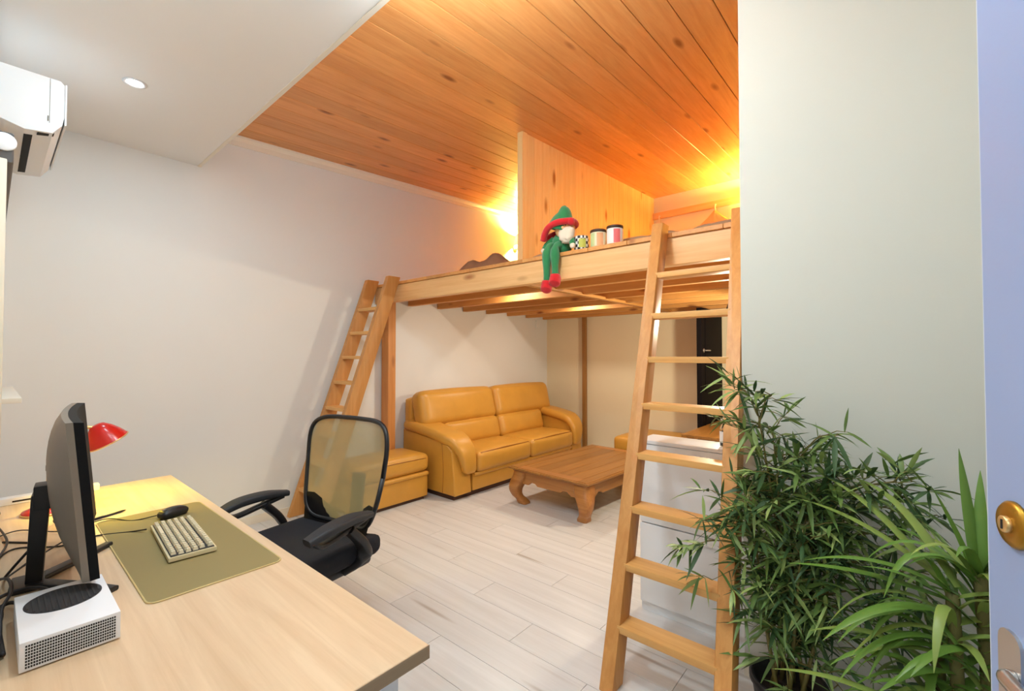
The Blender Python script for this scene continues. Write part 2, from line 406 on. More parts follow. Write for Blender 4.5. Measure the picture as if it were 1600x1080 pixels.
# ------------------------------------------------------------------ loft platform
lt = thing('loft_platform', 'pine timber loft platform spanning the room above the sofa', 'loft', (-2, 2.76, 0))
BZ0, BZ1, BY = 2.06, 2.23, 2.76
obj('front_beam', bb(XL+.01, XR-.01, BY, BY+.075, BZ0, BZ1, .004), M['pinex'], lt, world=True)
jm = None
yj = BY+.44
while yj < YB-.1:
    o = obj('joist', bb(XL+.01, XR-.01, yj, yj+.06, BZ0+.012, BZ1, .003), M['joist'], lt, world=True); yj += .44
obj('joist', bb(XL+.01, XR-.01, YB-.075, YB-.015, BZ0+.02, BZ1, .003), M['joist'], lt, world=True)
for xx in (-2.3, ): obj('cross_beam', bb(xx, xx+.06, BY+.08, YB-.08, BZ0+.002, BZ0+.03, .003), M['joisty'], lt, world=True)
nb = 0; xx = XL+.012
while xx < XR-.02:
    x1 = min(xx+.3, XR-.012)
    obj('deck_board', bb(xx, x1-.003, BY-.015, YB-.01, BZ1+.001, BZ1+.03, .002, 1), M['piney'], lt, world=True, smooth=False); xx += .3
obj('post', bb(-4.335, -4.205, BY+.076, BY+.17, 0, BZ1-.002, .005), M['pinez'], lt, world=True)
obj('post', bb(-3.648, -3.594, YB-.072, YB-.014, 0, BZ0+.018, .004), M['polewood'], lt, world=True)
obj('post', bb(XR-.13, XR-.02, BY+.076, BY+.17, 0, BZ1-.002, .005), M['pinez'], lt, world=True)

# ------------------------------------------------------------------ ladders
def ladder(name, label, xl0, xl1, xr0, xr1, rw, zt, yf, slope, zs, dep=.1, td=.115, tt=.032):
    """rails given by centre x at floor and per metre drift; leaning towards +y"""
    t = thing(name, label, 'ladder', ((xl0+xr0)/2, yf, 0))
    def rail(x0, dx):
        b_ = B(); q = []
        for z, ysh in ((0, 0), (zt, slope*zt)):
            for sx in (-1, 1):
                for yy in (0, dep): q.append(b_.verts.new((x0+dx*z+sx*rw/2, yf+ysh+yy, z)))
        bmesh.ops.convex_hull(b_, input=q); _bev(b_, b_.verts[:], .004, 1)
        obj('rail', b_, M['ladz'], t, world=True)
    rail(xl0, xl1); rail(xr0, xr1)
    for z in zs:
        a = xl0+xl1*z + rw/2-.012; c = xr0+xr1*z - rw/2+.012; y0 = yf+slope*z-.004
        obj('tread', bb(a, c, y0, y0+td, z-tt, z, .004), M['ladx'], t, world=True)
    return t
ZT = [.26+.246*k for k in range(8)]
ladder('wooden_ladder', 'pine ladder with wide treads beside the white wall and bamboo plant', -1.0, -.045, -.52, -.056, .066, 2.31, 1.80, .373, ZT)
ladder('wooden_ladder', 'narrower pine ladder against the left wall near the sofa', -4.285, 0, -3.90, 0, .055, 2.30, 1.82, .345, [.26+.246*k for k in range(8)], .14, .13)

# ------------------------------------------------------------------ sofa
sf = thing('leather_sofa', 'mustard leather two-seat sofa under the loft against the left wall', 'sofa', (-3.87, 4.33, 0))
SY0, SY1, SX0, SX1 = 3.08, 5.58, -4.33, -3.42
obj('base', bb(SX0+.06, SX1-.03, SY0+.30, SY1-.30, .05, .235, .02), M['leather'], sf, world=True)
obj('front_rail', soft(B(), ((SX1-.05), (SY0+SY1)/2, .225), (.10, SY1-SY0-.62, .045), .02), M['leather'], sf, world=True)
obj('plinth', bb(SX0+.08, SX1-.06, SY0+.06, SY1-.06, 0, .05), M['plinth'], sf, world=True)
obj('back_shell', soft(B(), (SX0+.07, (SY0+SY1)/2, .55), (.14, SY1-SY0-.1, .92), .05,
    mtx=Matrix.Identity(3)), M['leather'], sf, world=True)
mid = (SY0+SY1)/2
for s in (-1, 1):
    y0, y1 = (SY0+.325, mid-.004) if s < 0 else (mid+.004, SY1-.325)
    c = soft(B(), (-3.66, (y0+y1)/2, .355), (.56, y1-y0, .225), .06, (.015, 0, .022), 12)
    sc = obj('seat_cushion', c, M['leather'], sf, world=True)
    zz = .445
    obj('piping', tube(B(), [(-3.402, y0+.05, zz+.004), (-3.393, (y0+y1)/2, zz+.014), (-3.402, y1-.05, zz+.004)], .006, 6), M['leatherseam'], sc, world=True)
    # back cushion: lower lumbar part and upper head part, leaning to the wall
    yb0, yb1 = (SY0+.05, mid-.004) if s < 0 else (mid+.004, SY1-.05)
    rot = Matrix.Rotation(R(-14), 3, 'Y')
    def wr(p, u, s=s):
        q = p.copy(); q.x += .008*math.sin(p.y*38+p.z*9)*max(0, 1-abs(p.z+.12)/.14)*(1 if u.x > .3 else 0)*max(0, 1-abs(p.y+.05*s)/.42)
        return q
    bc = soft(B(), (-4.09, (yb0+yb1)/2, .875), (.23, yb1-yb0, .42), .085, (.03, .0, .015), 16, rot, wr)
    bo = obj('back_cushion', bc, M['leather'], sf, world=True)
    obj('lumbar_cushion', soft(B(), (-3.99, (y0+y1)/2, .565), (.2, y1-y0, .30), .07, (.03, 0, .02), 12, rot), M['leather'], sf, world=True)
for s in (-1, 1):
    ya = SY0+.15 if s < 0 else SY1-.15
    body = B(); prism(body, [(SX0+.02, .05), (SX1-.01, .05), (SX1-.035, .3), (SX1-.06, .5), (SX1-.16, .585), (SX0+.02, .66)],
                      lambda a, b_: (a, ya-.12, b_), lambda a, b_: (a, ya+.12, b_))
    _bev(body, body.verts[:], .022, 3)
    ar = obj('armrest', body, M['leather'], sf, world=True)
    path = smooth_path([(SX0+.05, ya, .70), (-4.0, ya, .685), (-3.68, ya, .635), (-3.53, ya, .59), (-3.445, ya, .50), (-3.42, ya, .38), (-3.425, ya, .265)], 6)
    pad = sweep(B(), path, lambda t: rrect(.30, .115-.03*max(0, t-.6), .045), up=(0, 1, 0)) if False else None
    pb = B(); n = len(path); rings = []
    for i, p in enumerate(path):
        tt = (path[min(i+1, n-1)]-path[max(i-1, 0)]).normalized(); nn = Vector((-tt.z, 0, tt.x))
        if nn.z < 0 and i < n/3: nn = -nn
        if i > 0 and nn.dot(pn) < 0: nn = -nn
        pn = nn.copy(); th = .115-.05*max(0, i/(n-1)-.4); k = .86 if i in (0, n-1) else 1
        fr_t = max(0, i/(n-1)-.40)/.60
        rings.append([pb.verts.new(p + Vector((0, 1, 0))*(a*k*(1-.5*fr_t) - s*.072*fr_t) + nn*b_*k) for a, b_ in rrect(.31, th, .05)])
    for i in range(n-1):
        for j in range(len(rings[0])): pb.faces.new((rings[i][j], rings[i][(j+1) % len(rings[0])], rings[i+1][(j+1) % len(rings[0])], rings[i+1][j]))
    pb.faces.new(rings[0][::-1]); pb.faces.new(rings[-1]); bmesh.ops.recalc_face_normals(pb, faces=pb.faces[:])
    obj('arm_pad', pb, M['leather'], ar, world=True)
    yo = ya + s*.121
    obj('piping', tube(B(), smooth_path([(-3.62, yo, .06), (-3.61, yo, .3), (-3.63, yo, .57)], 5), .0035, 6), M['leatherseam'], ar, world=True)
# ottoman between the ladder and the sofa
ot = thing('leather_ottoman', 'mustard leather ottoman between the ladder and the sofa arm', 'ottoman', (-3.95, 2.55, 0))
OX0, OX1, OY0, OY1 = -4.19, -3.73, 2.17, 3.02
obj('base', bb(OX0, OX1-.012, OY0+.01, OY1-.01, .035, .25, .012), M['leather'], ot, world=True)
obj('plinth', bb(OX0+.03, OX1-.04, OY0+.04, OY1-.04, 0, .035), M['plinth'], ot, world=True)
obj('rim', soft(B(), ((OX0+OX1)/2, (OY0+OY1)/2, .268), (OX1-OX0+.02, OY1-OY0, .045), .02), M['leather'], ot, world=True)
oc = obj('seat_cushion', soft(B(), ((OX0+OX1)/2, (OY0+OY1)/2, .385), (OX1-OX0+.02, OY1-OY0+.01, .185), .06, (0, 0, .02), 12), M['leather'], ot, world=True)
obj('piping', tube(B(), [(OX1+.008, OY0+.05, .43), (OX1+.011, (OY0+OY1)/2, .437), (OX1+.008, OY1-.05, .43)], .0035, 6), M['leatherseam'], oc, world=True)
# second ottoman by the back wall
o2 = thing('leather_ottoman', 'square mustard leather pouf behind the coffee table by the end wall', 'ottoman', (-2.23, 5.48, 0))
obj('base', bb(-2.68, -1.75, 5.08, 5.86, .03, .30, .015), M['leather'], o2, world=True)
obj('plinth', bb(-2.64, -1.79, 5.12, 5.82, 0, .03), M['plinth'], o2, world=True)
obj('seat_cushion', soft(B(), (-2.215, 5.47, .40), (.95, .82, .19), .05, (0, 0, .015), 10), M['leather'], o2, world=True)

# ------------------------------------------------------------------ coffee table
TX, TY, TW, TL, TH = -2.49, 4.18, .96, 1.52, .376
ct = thing('coffee_table', 'carved teak coffee table with curled legs in front of the sofa', 'coffee table', (TX, TY, 0), R(-3))
tp = B(); box(tp, -TW/2, TW/2, -TL/2, TL/2, TH-.022, TH-.004, .007, 3)
top = obj('tabletop', tp, M['teak'], ct)
for a in ((-TW/2+.02, -TW/2+.12, -TL/2+.02, TL/2-.02), (TW/2-.12, TW/2-.02, -TL/2+.02, TL/2-.02)):
    obj('frame_board', bb(*a, TH-.006, TH+.001, .002, 1), M['teak'], top)
for a in ((-TW/2+.122, TW/2-.122, -TL/2+.02, -TL/2+.12), (-TW/2+.122, TW/2-.122, TL/2-.12, TL/2-.02)):
    obj('frame_board', bb(*a, TH-.006, TH+.001, .002, 1), M['teakx'], top)
for k in range(5):
    wv = (TW-.25)/5; x0 = -TW/2+.125+k*wv
    obj('panel_board', bb(x0, x0+wv-.003, -TL/2+.123, TL/2-.123, TH-.006, TH-.0005, .0015, 1), M['teak'], top)
obj('moulding', bb(-TW/2+.035, TW/2-.035, -TL/2+.035, TL/2-.035, TH-.045, TH-.021, .01, 2), M['teakx'], ct)
def apron(l):
    h = l/2; zt, zb = TH-.045, TH-.145
    pts = [(-h, zt), (-h, zb-.02), (-h+.10, zb-.02), (-h+.14, zb+.012), (-h+.19, zb+.01), (-h+.22, zb-.012)]
    lo = pts[1:] + [(-p[0], p[1]) for p in reversed(pts[1:])]
    return [(-h, zt)] + lo + [(h, zt)]
ins = .06
for s in (-1, 1):
    b_ = B(); prism(b_, apron(TW-2*ins-.12), lambda a, z: (a, s*(TL/2-ins), z), lambda a, z: (a, s*(TL/2-ins-.03), z)); obj('apron', b_, M['teakx'], ct)
    b_ = B(); prism(b_, apron(TL-2*ins-.12), lambda a, z: (s*(TW/2-ins), a, z), lambda a, z: (s*(TW/2-ins-.03), a, z)); obj('apron', b_, M['teak'], ct)
for sx in (-1, 1):
    for sy in (-1, 1):
        d = Vector((sx, sy, 0))*.7071; c0 = Vector((sx*(TW/2-ins-.05), sy*(TL/2-ins-.05), 0))
        prof = [(0, TH-.045, .075), (.012, TH-.10, .078), (.055, TH-.17, .068), (.075, TH-.23, .056), (.058, TH-.29, .046), (.02, .05, .046), (-.005, .018, .052), (-.012, 0, .05)]
        ctrl = smooth_path([(p[0], p[1], p[2]) for p in prof], 4)
        b_ = B(); rings = []
        for p in ctrl:
            c = c0 + d*p.x; hw = p.z
            rings.append([b_.verts.new((c.x+a*hw, c.y+e*hw, p.y)) for a, e in ((-.7, -1), (.7, -1), (1, -.7), (1, .7), (.7, 1), (-.7, 1), (-1, .7), (-1, -.7))])
        for i in range(len(rings)-1):
            for j in range(8): b_.faces.new((rings[i][j], rings[i+1][j], rings[i+1][(j+1) % 8], rings[i][(j+1) % 8]))
        b_.faces.new(rings[0]); b_.faces.new(rings[-1][::-1]); bmesh.ops.recalc_face_normals(b_, faces=b_.faces[:])
        obj('leg', b_, M['teakx'], ct, ang=60)

# ------------------------------------------------------------------ under the loft, right side
tb = thing('wooden_table', 'plain brown wooden table behind the white shoe cabinet', 'table', (-1.15, 5.15, 0))
obj('tabletop', bb(-1.62, -.7, 4.45, 5.93, .69, .72, .004), M['teak'], tb, world=True)
for x in (-1.58, -.78):
    for yy in (4.5, 5.84): obj('leg', bb(x, x+.05, yy, yy+.05, 0, .69, .003), M['teak'], tb, world=True)
bd = thing('black_door', 'open black door leaf standing beside the wooden table', 'door', (-1.68, 5.5, 0))
obj('leaf', bb(-1.70, -1.645, 5.16, 5.93, .01, 2.03, .003), M['blackdoor'], bd, world=True)
for z0, z1 in ((.12, .95), (1.08, 1.92)): obj('panel', bb(-1.646, -1.638, 5.28, 5.82, z0, z1, .003), M['blackdoor'], bd, world=True)
h = B(); tube(h, [(-1.646, 5.23, 1.55), (-1.60, 5.23, 1.55), (-1.595, 5.30, 1.55)], .008, 8); lathe(h, [(.022, 0), (.022, .006)], (-1.646, 5.23, 1.55), 14, Matrix.Rotation(R(90), 3, 'Y'))
obj('handle', h, M['steel'], bd, world=True)
# white shallow shoe cabinet
sc_ = thing('shoe_cabinet', 'white shallow shoe cabinet standing behind the right ladder', 'cabinet', (-.8, 2.6, 0))
CX0, CX1, CY0, CY1, CZ = -1.17, -.42, 2.52, 2.74, 1.0
obj('body', bb(CX0+.004, CX1-.004, CY0+.022, CY1, .0, CZ-.02, .003), M['cabwhite'], sc_, world=True)
obj('top_panel', bb(CX0-.005, CX1, CY0-.004, CY1, CZ-.02, CZ, .003), M['cabwhite'], sc_, world=True)
for k in range(2):
    z0 = .06+k*.462
    f_ = obj('door', bb(CX0+.006, CX1-.006, CY0, CY0+.02, z0, z0+.455, .004), M['cabwhite'], sc_, world=True)
    obj('handle', bb(-.86, -.72, CY0-.012, CY0, z0+.415, z0+.425, .002), M['cabwhite'], f_, world=True)
# glass jar on the shoe cabinet
jr = thing('glass_jar', 'clear glass jar with pale label on the white shoe cabinet', 'jar', (-.70, 2.62, CZ+.001))
obj('glass_body', lathe(B(), [(.036, 0), (.042, .006), (.042, .10), (.034, .12), (.034, .14), (.031, .14), (.031, .12), (.039, .10), (.039, .008), (.001, .006)], seg=24), M['glass'], jr)
obj('lid', lathe(B(), [(.037, .13), (.037, .15), (.03, .153)], seg=24), M['steel'], jr)
lb = B()
for k in range(10):
    a0, a1 = R(190+k*12), R(190+(k+1)*12)
    q = [lb.verts.new((.0428*math.cos(a), .0428*math.sin(a), z)) for a, z in ((a0, .025), (a1, .025), (a1, .085), (a0, .085))]; lb.faces.new(q)
bmesh.ops.remove_doubles(lb, verts=lb.verts[:], dist=1e-5)
obj('label_band', lb, M['labelwhite'], jr)
# small junction box on the left wall
jb = thing('junction_box', 'small cream junction box high on the wall under the loft', 'junction box', (XL, 5.7, 1.93))
obj('cover', bb(.001, .03, -.045, .045, 0, .12, .005), M['wall'], jb)
obj('screw', lathe(B(), [(.006, 0), (.006, .003)], (.03, 0, .06), 10, Matrix.Rotation(R(90), 3, 'Y')), M['trimw'], jb)

# ------------------------------------------------------------------ desk and the things on it
DZ = .74
dk = thing('desk', 'long pale oak desk in the foreground', 'desk', (-2.2, .38, 0))
DX0, DX1, DY0, DY1 = -3.5, -.94, 0.0, .765
dt = obj('tabletop', bb(DX0, DX1-.002, DY0, DY1, DZ-.035, DZ, .002, 1), M['desk'], dk, world=True)
obj('edge_band', bb(DX1-.0018, DX1, DY0, DY1, DZ-.0345, DZ-.0005), M['deskedge'], dt, world=True)
for x in (DX0+.08, DX1-.14):
    for yy in (DY0+.04, DY1-.10): obj('leg', bb(x, x+.06, yy, yy+.06, 0, DZ-.035, .003), M['white'], dk, world=True)
obj('stretcher', bb(DX0+.14, DX1-.14, DY0+.05, DY0+.08, DZ-.12, DZ-.036, .003), M['white'], dk, world=True)

# desk mat
dm = tag(obj('desk_mat', None or (lambda b_: (prism(b_, rrect(1.02, .395, .03), lambda a, c: (a, c, 0), lambda a, c: (a, c, .003)), b_)[1])(B()), M['matt'], loc=(-2.24, .523, DZ+.0005)),
         'large olive desk mat under the keyboard and mouse', 'desk mat')
eb = B(); tube(eb, [(a, c, .002) for a, c in rrect(1.02, .395, .03)+[rrect(1.02, .395, .03)[0]]], .0028, 6); obj('stitched_edge', eb, M['matedge'], dm)
MZ = DZ+.0038
# keyboard
kb = thing('keyboard', 'cream mechanical keyboard on the desk mat', 'keyboard', (-2.225, .525, MZ), R(-4))
kbd = B(); box(kb_b := B(), -.225, .225, -.075, .075, .004, .02, .004); obj('case', kb_b, M['kb'], kb)
kbd.free(); obj('plate', bb(-.218, .218, -.068, .068, .018, .022), M['kbdark'], kb)
kk = B()
for r_ in range(6):
    yk = .056-r_*.0225 if r_ else .058
    yk = .058 - r_*.0222 - (.004 if r_ else 0)
    x = -.214
    n_ = 0
    while x < .205:
        wk = .0185
        if r_ in (2, 3, 4) and n_ == 0: wk = .027
        if r_ == 5 and n_ == 3: wk = .115
        wk = min(wk, .214-x)
        if wk > .008:
            vs = []
            for z, i_ in ((.021, .0008), (.034, .0035)):
                vs += [kk.verts.new((x+i_ if s_ < 0 else x+wk-i_, yk+e_*(.0092-i_), z)) for s_, e_ in ((-1, -1), (1, -1), (1, 1), (-1, 1))]
            for q in ((4, 5, 6, 7), (0, 1, 5, 4), (1, 2, 6, 5), (2, 3, 7, 6), (3, 0, 4, 7)): kk.faces.new([vs[j] for j in q])
        x += wk+.0032; n_ += 1
        if n_ in (15, 18): x += .006
ko = obj('keys', kk, M['keys'], kb, smooth=False); ko['kind'] = 'stuff'
for s in (-1, 1): obj('riser_foot', bb(s*.17-.02, s*.17+.02, -.072, -.06, -.0005, .006, .001), M['kbdark'], kb)
# mouse
ms = thing('computer_mouse', 'black computer mouse beyond the keyboard', 'mouse', (-2.585, .575, MZ), R(20))
def mfn(p, u):
    q = p.copy(); q.z *= (1.0 if p.z < 0 else 1-.35*abs(u.y)**2); q.x *= 1-.12*u.y**2; return q
obj('shell', soft(B(), (0, 0, .021), (.066, .12, .04), .019, (0, 0, .004), 10, None, mfn), M['black'], ms)
obj('wheel', lathe(B(), [(.001, -.004), (.011, -.004), (.011, .004), (.001, .004)], (0, -.035, .034), 16, Matrix.Rotation(R(90), 3, 'Y')), M['grey'], ms)
# pen
pn = thing('pen', 'thin dark pen lying on the desk behind the mat', 'pen', (-2.83, .385, DZ+.0055), R(115))
obj('barrel', tube(B(), [(-.07, 0, 0), (.05, 0, 0), (.062, 0, 0), (.07, 0, 0)], [.005, .005, .0035, .0012], 10), M['black'], pn)
obj('clip', bb(-.065, -.025, -.001, .001, .005, .0075), M['steel'], pn)

# monitor: wide curved, back towards the camera side
mo = thing('monitor', 'large curved monitor with silver-grey back seen edge-on', 'monitor', (-2.17, .165, DZ), R(-6))
MW, MZ0, MZ1 = .37, .10, .565       # half width, bottom and top above desk
NX, NZ = 22, 16
def yt(z): return .055-.09*(z-MZ0)   # screen leans back slightly
def mback(u, v):   # u,v in -1..1 -> back surface y (towards -y)
    cur = .018*u*u                                # ends curve forward
    bulge = .05*max(0, 1-abs(u)**2.6)*max(0, 1-abs(v)**2.4)**.8
    return cur-bulge
shell = B(); G = []
for i in range(NX+1):
    row = []
    for j in range(NZ+1):
        u, v_ = -1+2*i/NX, -1+2*j/NZ
        row.append(shell.verts.new((u*MW, yt(MZ0+(MZ1-MZ0)*(v_+1)/2)+mback(u, v_)-.012, MZ0+(MZ1-MZ0)*(v_+1)/2)))
    G.append(row)
Fr = []
for i in range(NX+1):
    row = []
    for j in range(NZ+1):
        u, v_ = -1+2*i/NX, -1+2*j/NZ
        row.append(shell.verts.new((u*MW, yt(MZ0+(MZ1-MZ0)*(v_+1)/2)+.018*u*u+.004, MZ0+(MZ1-MZ0)*(v_+1)/2)))
    Fr.append(row)
for i in range(NX):
    for j in range(NZ):
        shell.faces.new((G[i][j], G[i+1][j], G[i+1][j+1], G[i][j+1])); shell.faces.new((Fr[i][j], Fr[i][j+1], Fr[i+1][j+1], Fr[i+1][j]))
for i in range(NX):
    for j in (0, NZ): shell.faces.new((G[i][j], Fr[i][j], Fr[i+1][j], G[i+1][j]))
for j in range(NZ):
    for i in (0, NX): shell.faces.new((G[i][j], G[i][j+1], Fr[i][j+1], Fr[i][j]))
bmesh.ops.recalc_face_normals(shell, faces=shell.faces[:])
obj('back_shell', shell, M['monback'], mo)
scn = B(); rows = []
for i in range(NX+1):
    u = -1+2*i/NX
    rows.append([scn.verts.new((u*MW, yt(z)+.018*u*u+d, z)) for d, z in ((.0045, MZ0), (.026, MZ0+.002), (.026, MZ1-.002), (.0045, MZ1))])
for i in range(NX):
    for j in range(4): scn.faces.new((rows[i][j], rows[i][(j+1) % 4], rows[i+1][(j+1) % 4], rows[i+1][j]))
scn.faces.new(rows[0]); scn.faces.new(rows[-1][::-1]); bmesh.ops.recalc_face_normals(scn, faces=scn.faces[:])
obj('screen', scn, M['screen'], mo)
col = B(); prism(col, [(-.075, .012), (-.035, .012), (-.02, .30), (-.065, .30)], lambda a, z: (-.035, a, z), lambda a, z: (.035, a, z)); _bev(col, col.verts[:], .005, 2)
obj('stand_column', col, M['black'], mo)
obj('stand_bracket', bb(-.04, .04, -.06, -.015, .25, .33, .008), M['black'], mo)
for s in (-1, 1):
    leg = B(); sweep(leg, [(0, -.07, .009), (s*.13, .05, .009), (s*.24, .135, .008)], lambda t: rrect(.05-.02*t, .016, .006)); obj('stand_leg', leg, M['black'], mo)
obj('stand_foot', bb(-.06, .06, -.11, -.03, .0005, .02, .006), M['black'], mo)

# game console lying flat
gc = thing('game_console', 'small white game console with round black vent on the desk corner', 'game console', (-1.745, .150, DZ))
GX, GY, GZ = .315, .184, .074
obj('case', bb(-GX/2, GX/2, -GY/2, GY/2, .004, GZ, .003, 2), M['white'], gc)
obj('foot_strip', bb(-GX/2+.02, GX/2-.02, -GY/2+.02, GY/2-.02, 0, .004), M['dark'], gc)
vt = obj('round_vent', lathe(B(), [(.079, GZ-.002), (.079, GZ+.0012), (.076, GZ+.0012), (.075, GZ+.0004)], (.0-.05, 0, 0), 48), M['charcoal'], gc)
rb = B()
for k in range(13):
    yv = -.072+k*.012; hw = math.sqrt(max(0, .0735**2-yv*yv))
    if hw > .01: box(rb, -.05-hw, -.05+hw, yv-.0022, yv+.0022, GZ+.0003, GZ+.0022)
vr = obj('vent_ribs', rb, M['charcoal'], vt, smooth=False); vr['kind'] = 'stuff'
gr = B()
for a in range(36):
    for c in range(8):
        ya = -GY/2+.012+a*(GY-.024)/35; za = .013+c*(GZ-.024)/7
        box(gr, GX/2-.002, GX/2+.0006, ya-.0017, ya+.0017, za-.0023, za+.0023)
g_ = obj('perforations', gr, M['dark'], gc, smooth=False); g_['kind'] = 'stuff'

# desk lamp
dl = thing('desk_lamp', 'red desk lamp with curved brass stem behind the monitor', 'lamp', (-3.13, .20, DZ))
obj('base', lathe(B(), [(.09, 0), (.093, .006), (.089, .016), (.055, .03), (.02, .036), (.001, .037)], seg=36), M['red'], dl)
obj('base_ring', lathe(B(), [(.094, .0005), (.095, .008), (.0935, .010)], seg=36), M['brass'], dl)
st = smooth_path([(0, 0, .03), (0, 0, .15), (0, .003, .24), (0, .02, .30), (0, .06, .36), (0, .11, .39), (0, .16, .388)], 8)
obj('stem', tube(B(), st, .009, 12), M['brass'], dl)
obj('collar', lathe(B(), [(.012, .20), (.012, .225)], seg=16), M['grey'], dl)
srot = Matrix.Rotation(R(28), 3, 'X')
sh = B(); prof = [(.016, .075), (.03, .07), (.052, .045), (.072, .01), (.088, -.03), (.086, -.03), (.069, .008), (.048, .042), (.02, .06)]
rings = []
for r_, z in prof:
    rings.append([sh.verts.new(Vector((0, .20, .335)) + srot @ Vector((r_*math.cos(2*math.pi*k/32), r_*math.sin(2*math.pi*k/32), z))) for k in range(32)])
for i in range(len(rings)-1):
    for k in range(32): sh.faces.new((rings[i][k], rings[i][(k+1) % 32], rings[i+1][(k+1) % 32], rings[i+1][k]))
sh.faces.new(rings[0][::-1]); sh.faces.new(rings[-1]); bmesh.ops.recalc_face_normals(sh, faces=sh.faces[:])
ls = obj('lamp_shade', sh, M['red'], dl)
obj('shade_rim', tube(B(), [Vector((0, .20, .335)) + srot @ Vector((.088*math.cos(a), .088*math.sin(a), -.03)) for a in [2*math.pi*k/32 for k in range(33)]], .0035, 6), M['brass'], ls)
obj('bulb', soft(B(), Vector((0, .20, .335)) + srot @ Vector((0, 0, .02)), (.05, .05, .05), .0249, n=6), M['bulb'], dl)
light('SPOT', (0, .21, .31), DESK_W, DESK_C, .03, (R(14), 0, 0), 'desk_lamp_light', dl, 150)

# power strip on the far end of the desk
ps = thing('power_strip', 'white power strip along the far edge of the desk', 'power strip', (-3.44, .22, DZ))
obj('case', bb(-.03, .03, -.2, .2, 0, .035, .008), M['white'], ps)
obj('slot', bb(.0295, .0312, -.13, -.03, .012, .02), M['dark'], ps)
obj('switch', bb(-.008, .008, .14, .17, .034, .039, .002), M['dark'], ps)

# cables on the desk
def cable(pts, r, label, n=10):
    p = smooth_path(pts, n); o = tag(obj('cable', tube(B(), [(a.x, a.y, a.z) for a in p], r, 8), M['cable']), label, 'cable', 'cables on the desk'); return o
cz = DZ+.004
cable([(-2.44, .45, MZ+.012), (-2.5, .40, cz), (-2.55, .30, cz), (-2.52, .2, cz), (-2.62, .08, cz), (-2.5, .02, cz)], .0032, 'black cable running from the keyboard towards the monitor stand')
cable([(-2.62, .52, MZ+.01), (-2.66, .44, MZ), (-2.75, .36, cz+0.007), (-2.7, .22, cz+0.007), (-2.85, .1, cz+0.007), (-2.8, .02, cz+0.007)], .0025, 'thin black mouse cable crossing the desk')
cable([(-3.40, .03, cz+.01), (-3.2, .045, cz+.012), (-3.05, .03, cz+0.014), (-2.7, .06, cz+0.014), (-2.45, .03, cz+0.014), (-2.2, .03, cz+.01)], .004, 'black power cable beside the lamp base')
cable([(-2.18, .10, DZ+.12), (-2.2, .06, DZ+.06), (-2.3, .05, cz), (-2.45, .12, cz), (-2.6, .15, cz), (-2.75, .05, cz)], .004, 'black cable hanging from the monitor stand')
cable([(-1.91, .09, DZ+.03), (-1.95, .08, DZ+.03), (-2.02, .05, DZ+.02), (-2.0, .02, cz+.004), (-1.9, .025, cz+.003), (-1.8, .02, cz+.003), (-1.74, .03, cz+.003)], .0055, 'thick black cable coiled behind the game console')
cable([(-1.91, .12, DZ+.03), (-1.98, .13, DZ+.04), (-2.06, .09, DZ+.035), (-2.05, .03, DZ+.03), (-1.95, .035, DZ+.02), (-1.86, .03, DZ+.015), (-1.7, .035, DZ+.012)], .0055, 'black video cable looping at the desk edge')
cable([(-2.3, .02, cz), (-2.15, .05, DZ+.05), (-2.0, .055, DZ+.06), (-1.9, .035, DZ+.05), (-1.78, .03, DZ+.02), (-1.62, .02, cz+.002)], .0045, 'black cable arching over the tangle by the console')
cable([(-3.41, .28, DZ+.02), (-3.3, .20, cz+0.021), (-3.2, .33, cz+0.021), (-3.0, .30, cz+0.021), (-2.85, .2, cz+0.021), (-2.6, .24, cz+0.021), (-2.4, .14, cz+0.021)], .003, 'black cable from the power strip passing the lamp')

# ------------------------------------------------------------------ office chair
ch = thing('office_chair', 'black office chair with olive mesh back behind the desk', 'chair', (-2.37, 1.10, 0), R(10))
def cfn(p, u):
    q = p.copy(); q.z += .03*u.x*u.x*(1 if u.z > 0 else .6) - (.03*max(0, -u.y-.5) if u.z > -.5 else 0); return q
obj('seat', soft(B(), (0, -.03, .47), (.62, .56, .10), .045, (0, 0, .01), 12, None, cfn), M['blackfab'], ch)
obj('seat_pan', soft(B(), (0, .0, .405), (.5, .46, .06), .028), M['black'], ch)
def bk(s, t):   # s -1..1 across, t 0..1 up
    hw = (.27+.06*math.sin(min(1, t*1.25)*math.pi/2))
    if t > .8: hw *= 1
    return Vector((s*hw, .225+.085*t**1.2+.05*(1-s*s)-.05+.02*math.sin(t*math.pi), .55+.58*t))
NS, NT = 18, 22
outline = []
for k in range(72):
    a = 2*math.pi*k/72; c_, s_ = math.cos(a), math.sin(a); e = .36
    outline.append((math.copysign(abs(c_)**e, c_), .5+.5*math.copysign(abs(s_)**e, s_)))
mesh_b = B(); rings = []
for q in range(8):
    f_ = q/7; rings.append([mesh_b.verts.new(bk(o_[0]*f_, .5+(o_[1]-.5)*f_)) for o_ in outline] if q else None)
cv = mesh_b.verts.new(bk(0, .5))
for k in range(72): mesh_b.faces.new((cv, rings[1][k], rings[1][(k+1) % 72]))
for q in range(1, 7):
    for k in range(72): mesh_b.faces.new((rings[q][k], rings[q+1][k], rings[q+1][(k+1) % 72], rings[q][(k+1) % 72]))
obj('mesh_back', mesh_b, M['mesh'], ch)
fr = tube(B(), [bk(*o_) for o_ in outline+[outline[0]]], .013, 8); obj('back_frame', fr, M['black'], ch)
lum = B()
vs = [[lum.verts.new(bk(s_, t_) + Vector((0, -.012, 0))) for s_ in [-.96+1.92*i_/10 for i_ in range(11)]] for t_ in [.0+.09*j_ for j_ in range(4)]]
for j_ in range(4):
    for i_ in range(11): vs[j_][i_].co.z -= .02 + .045*j_*max(0, 1-abs(i_-5)/4)
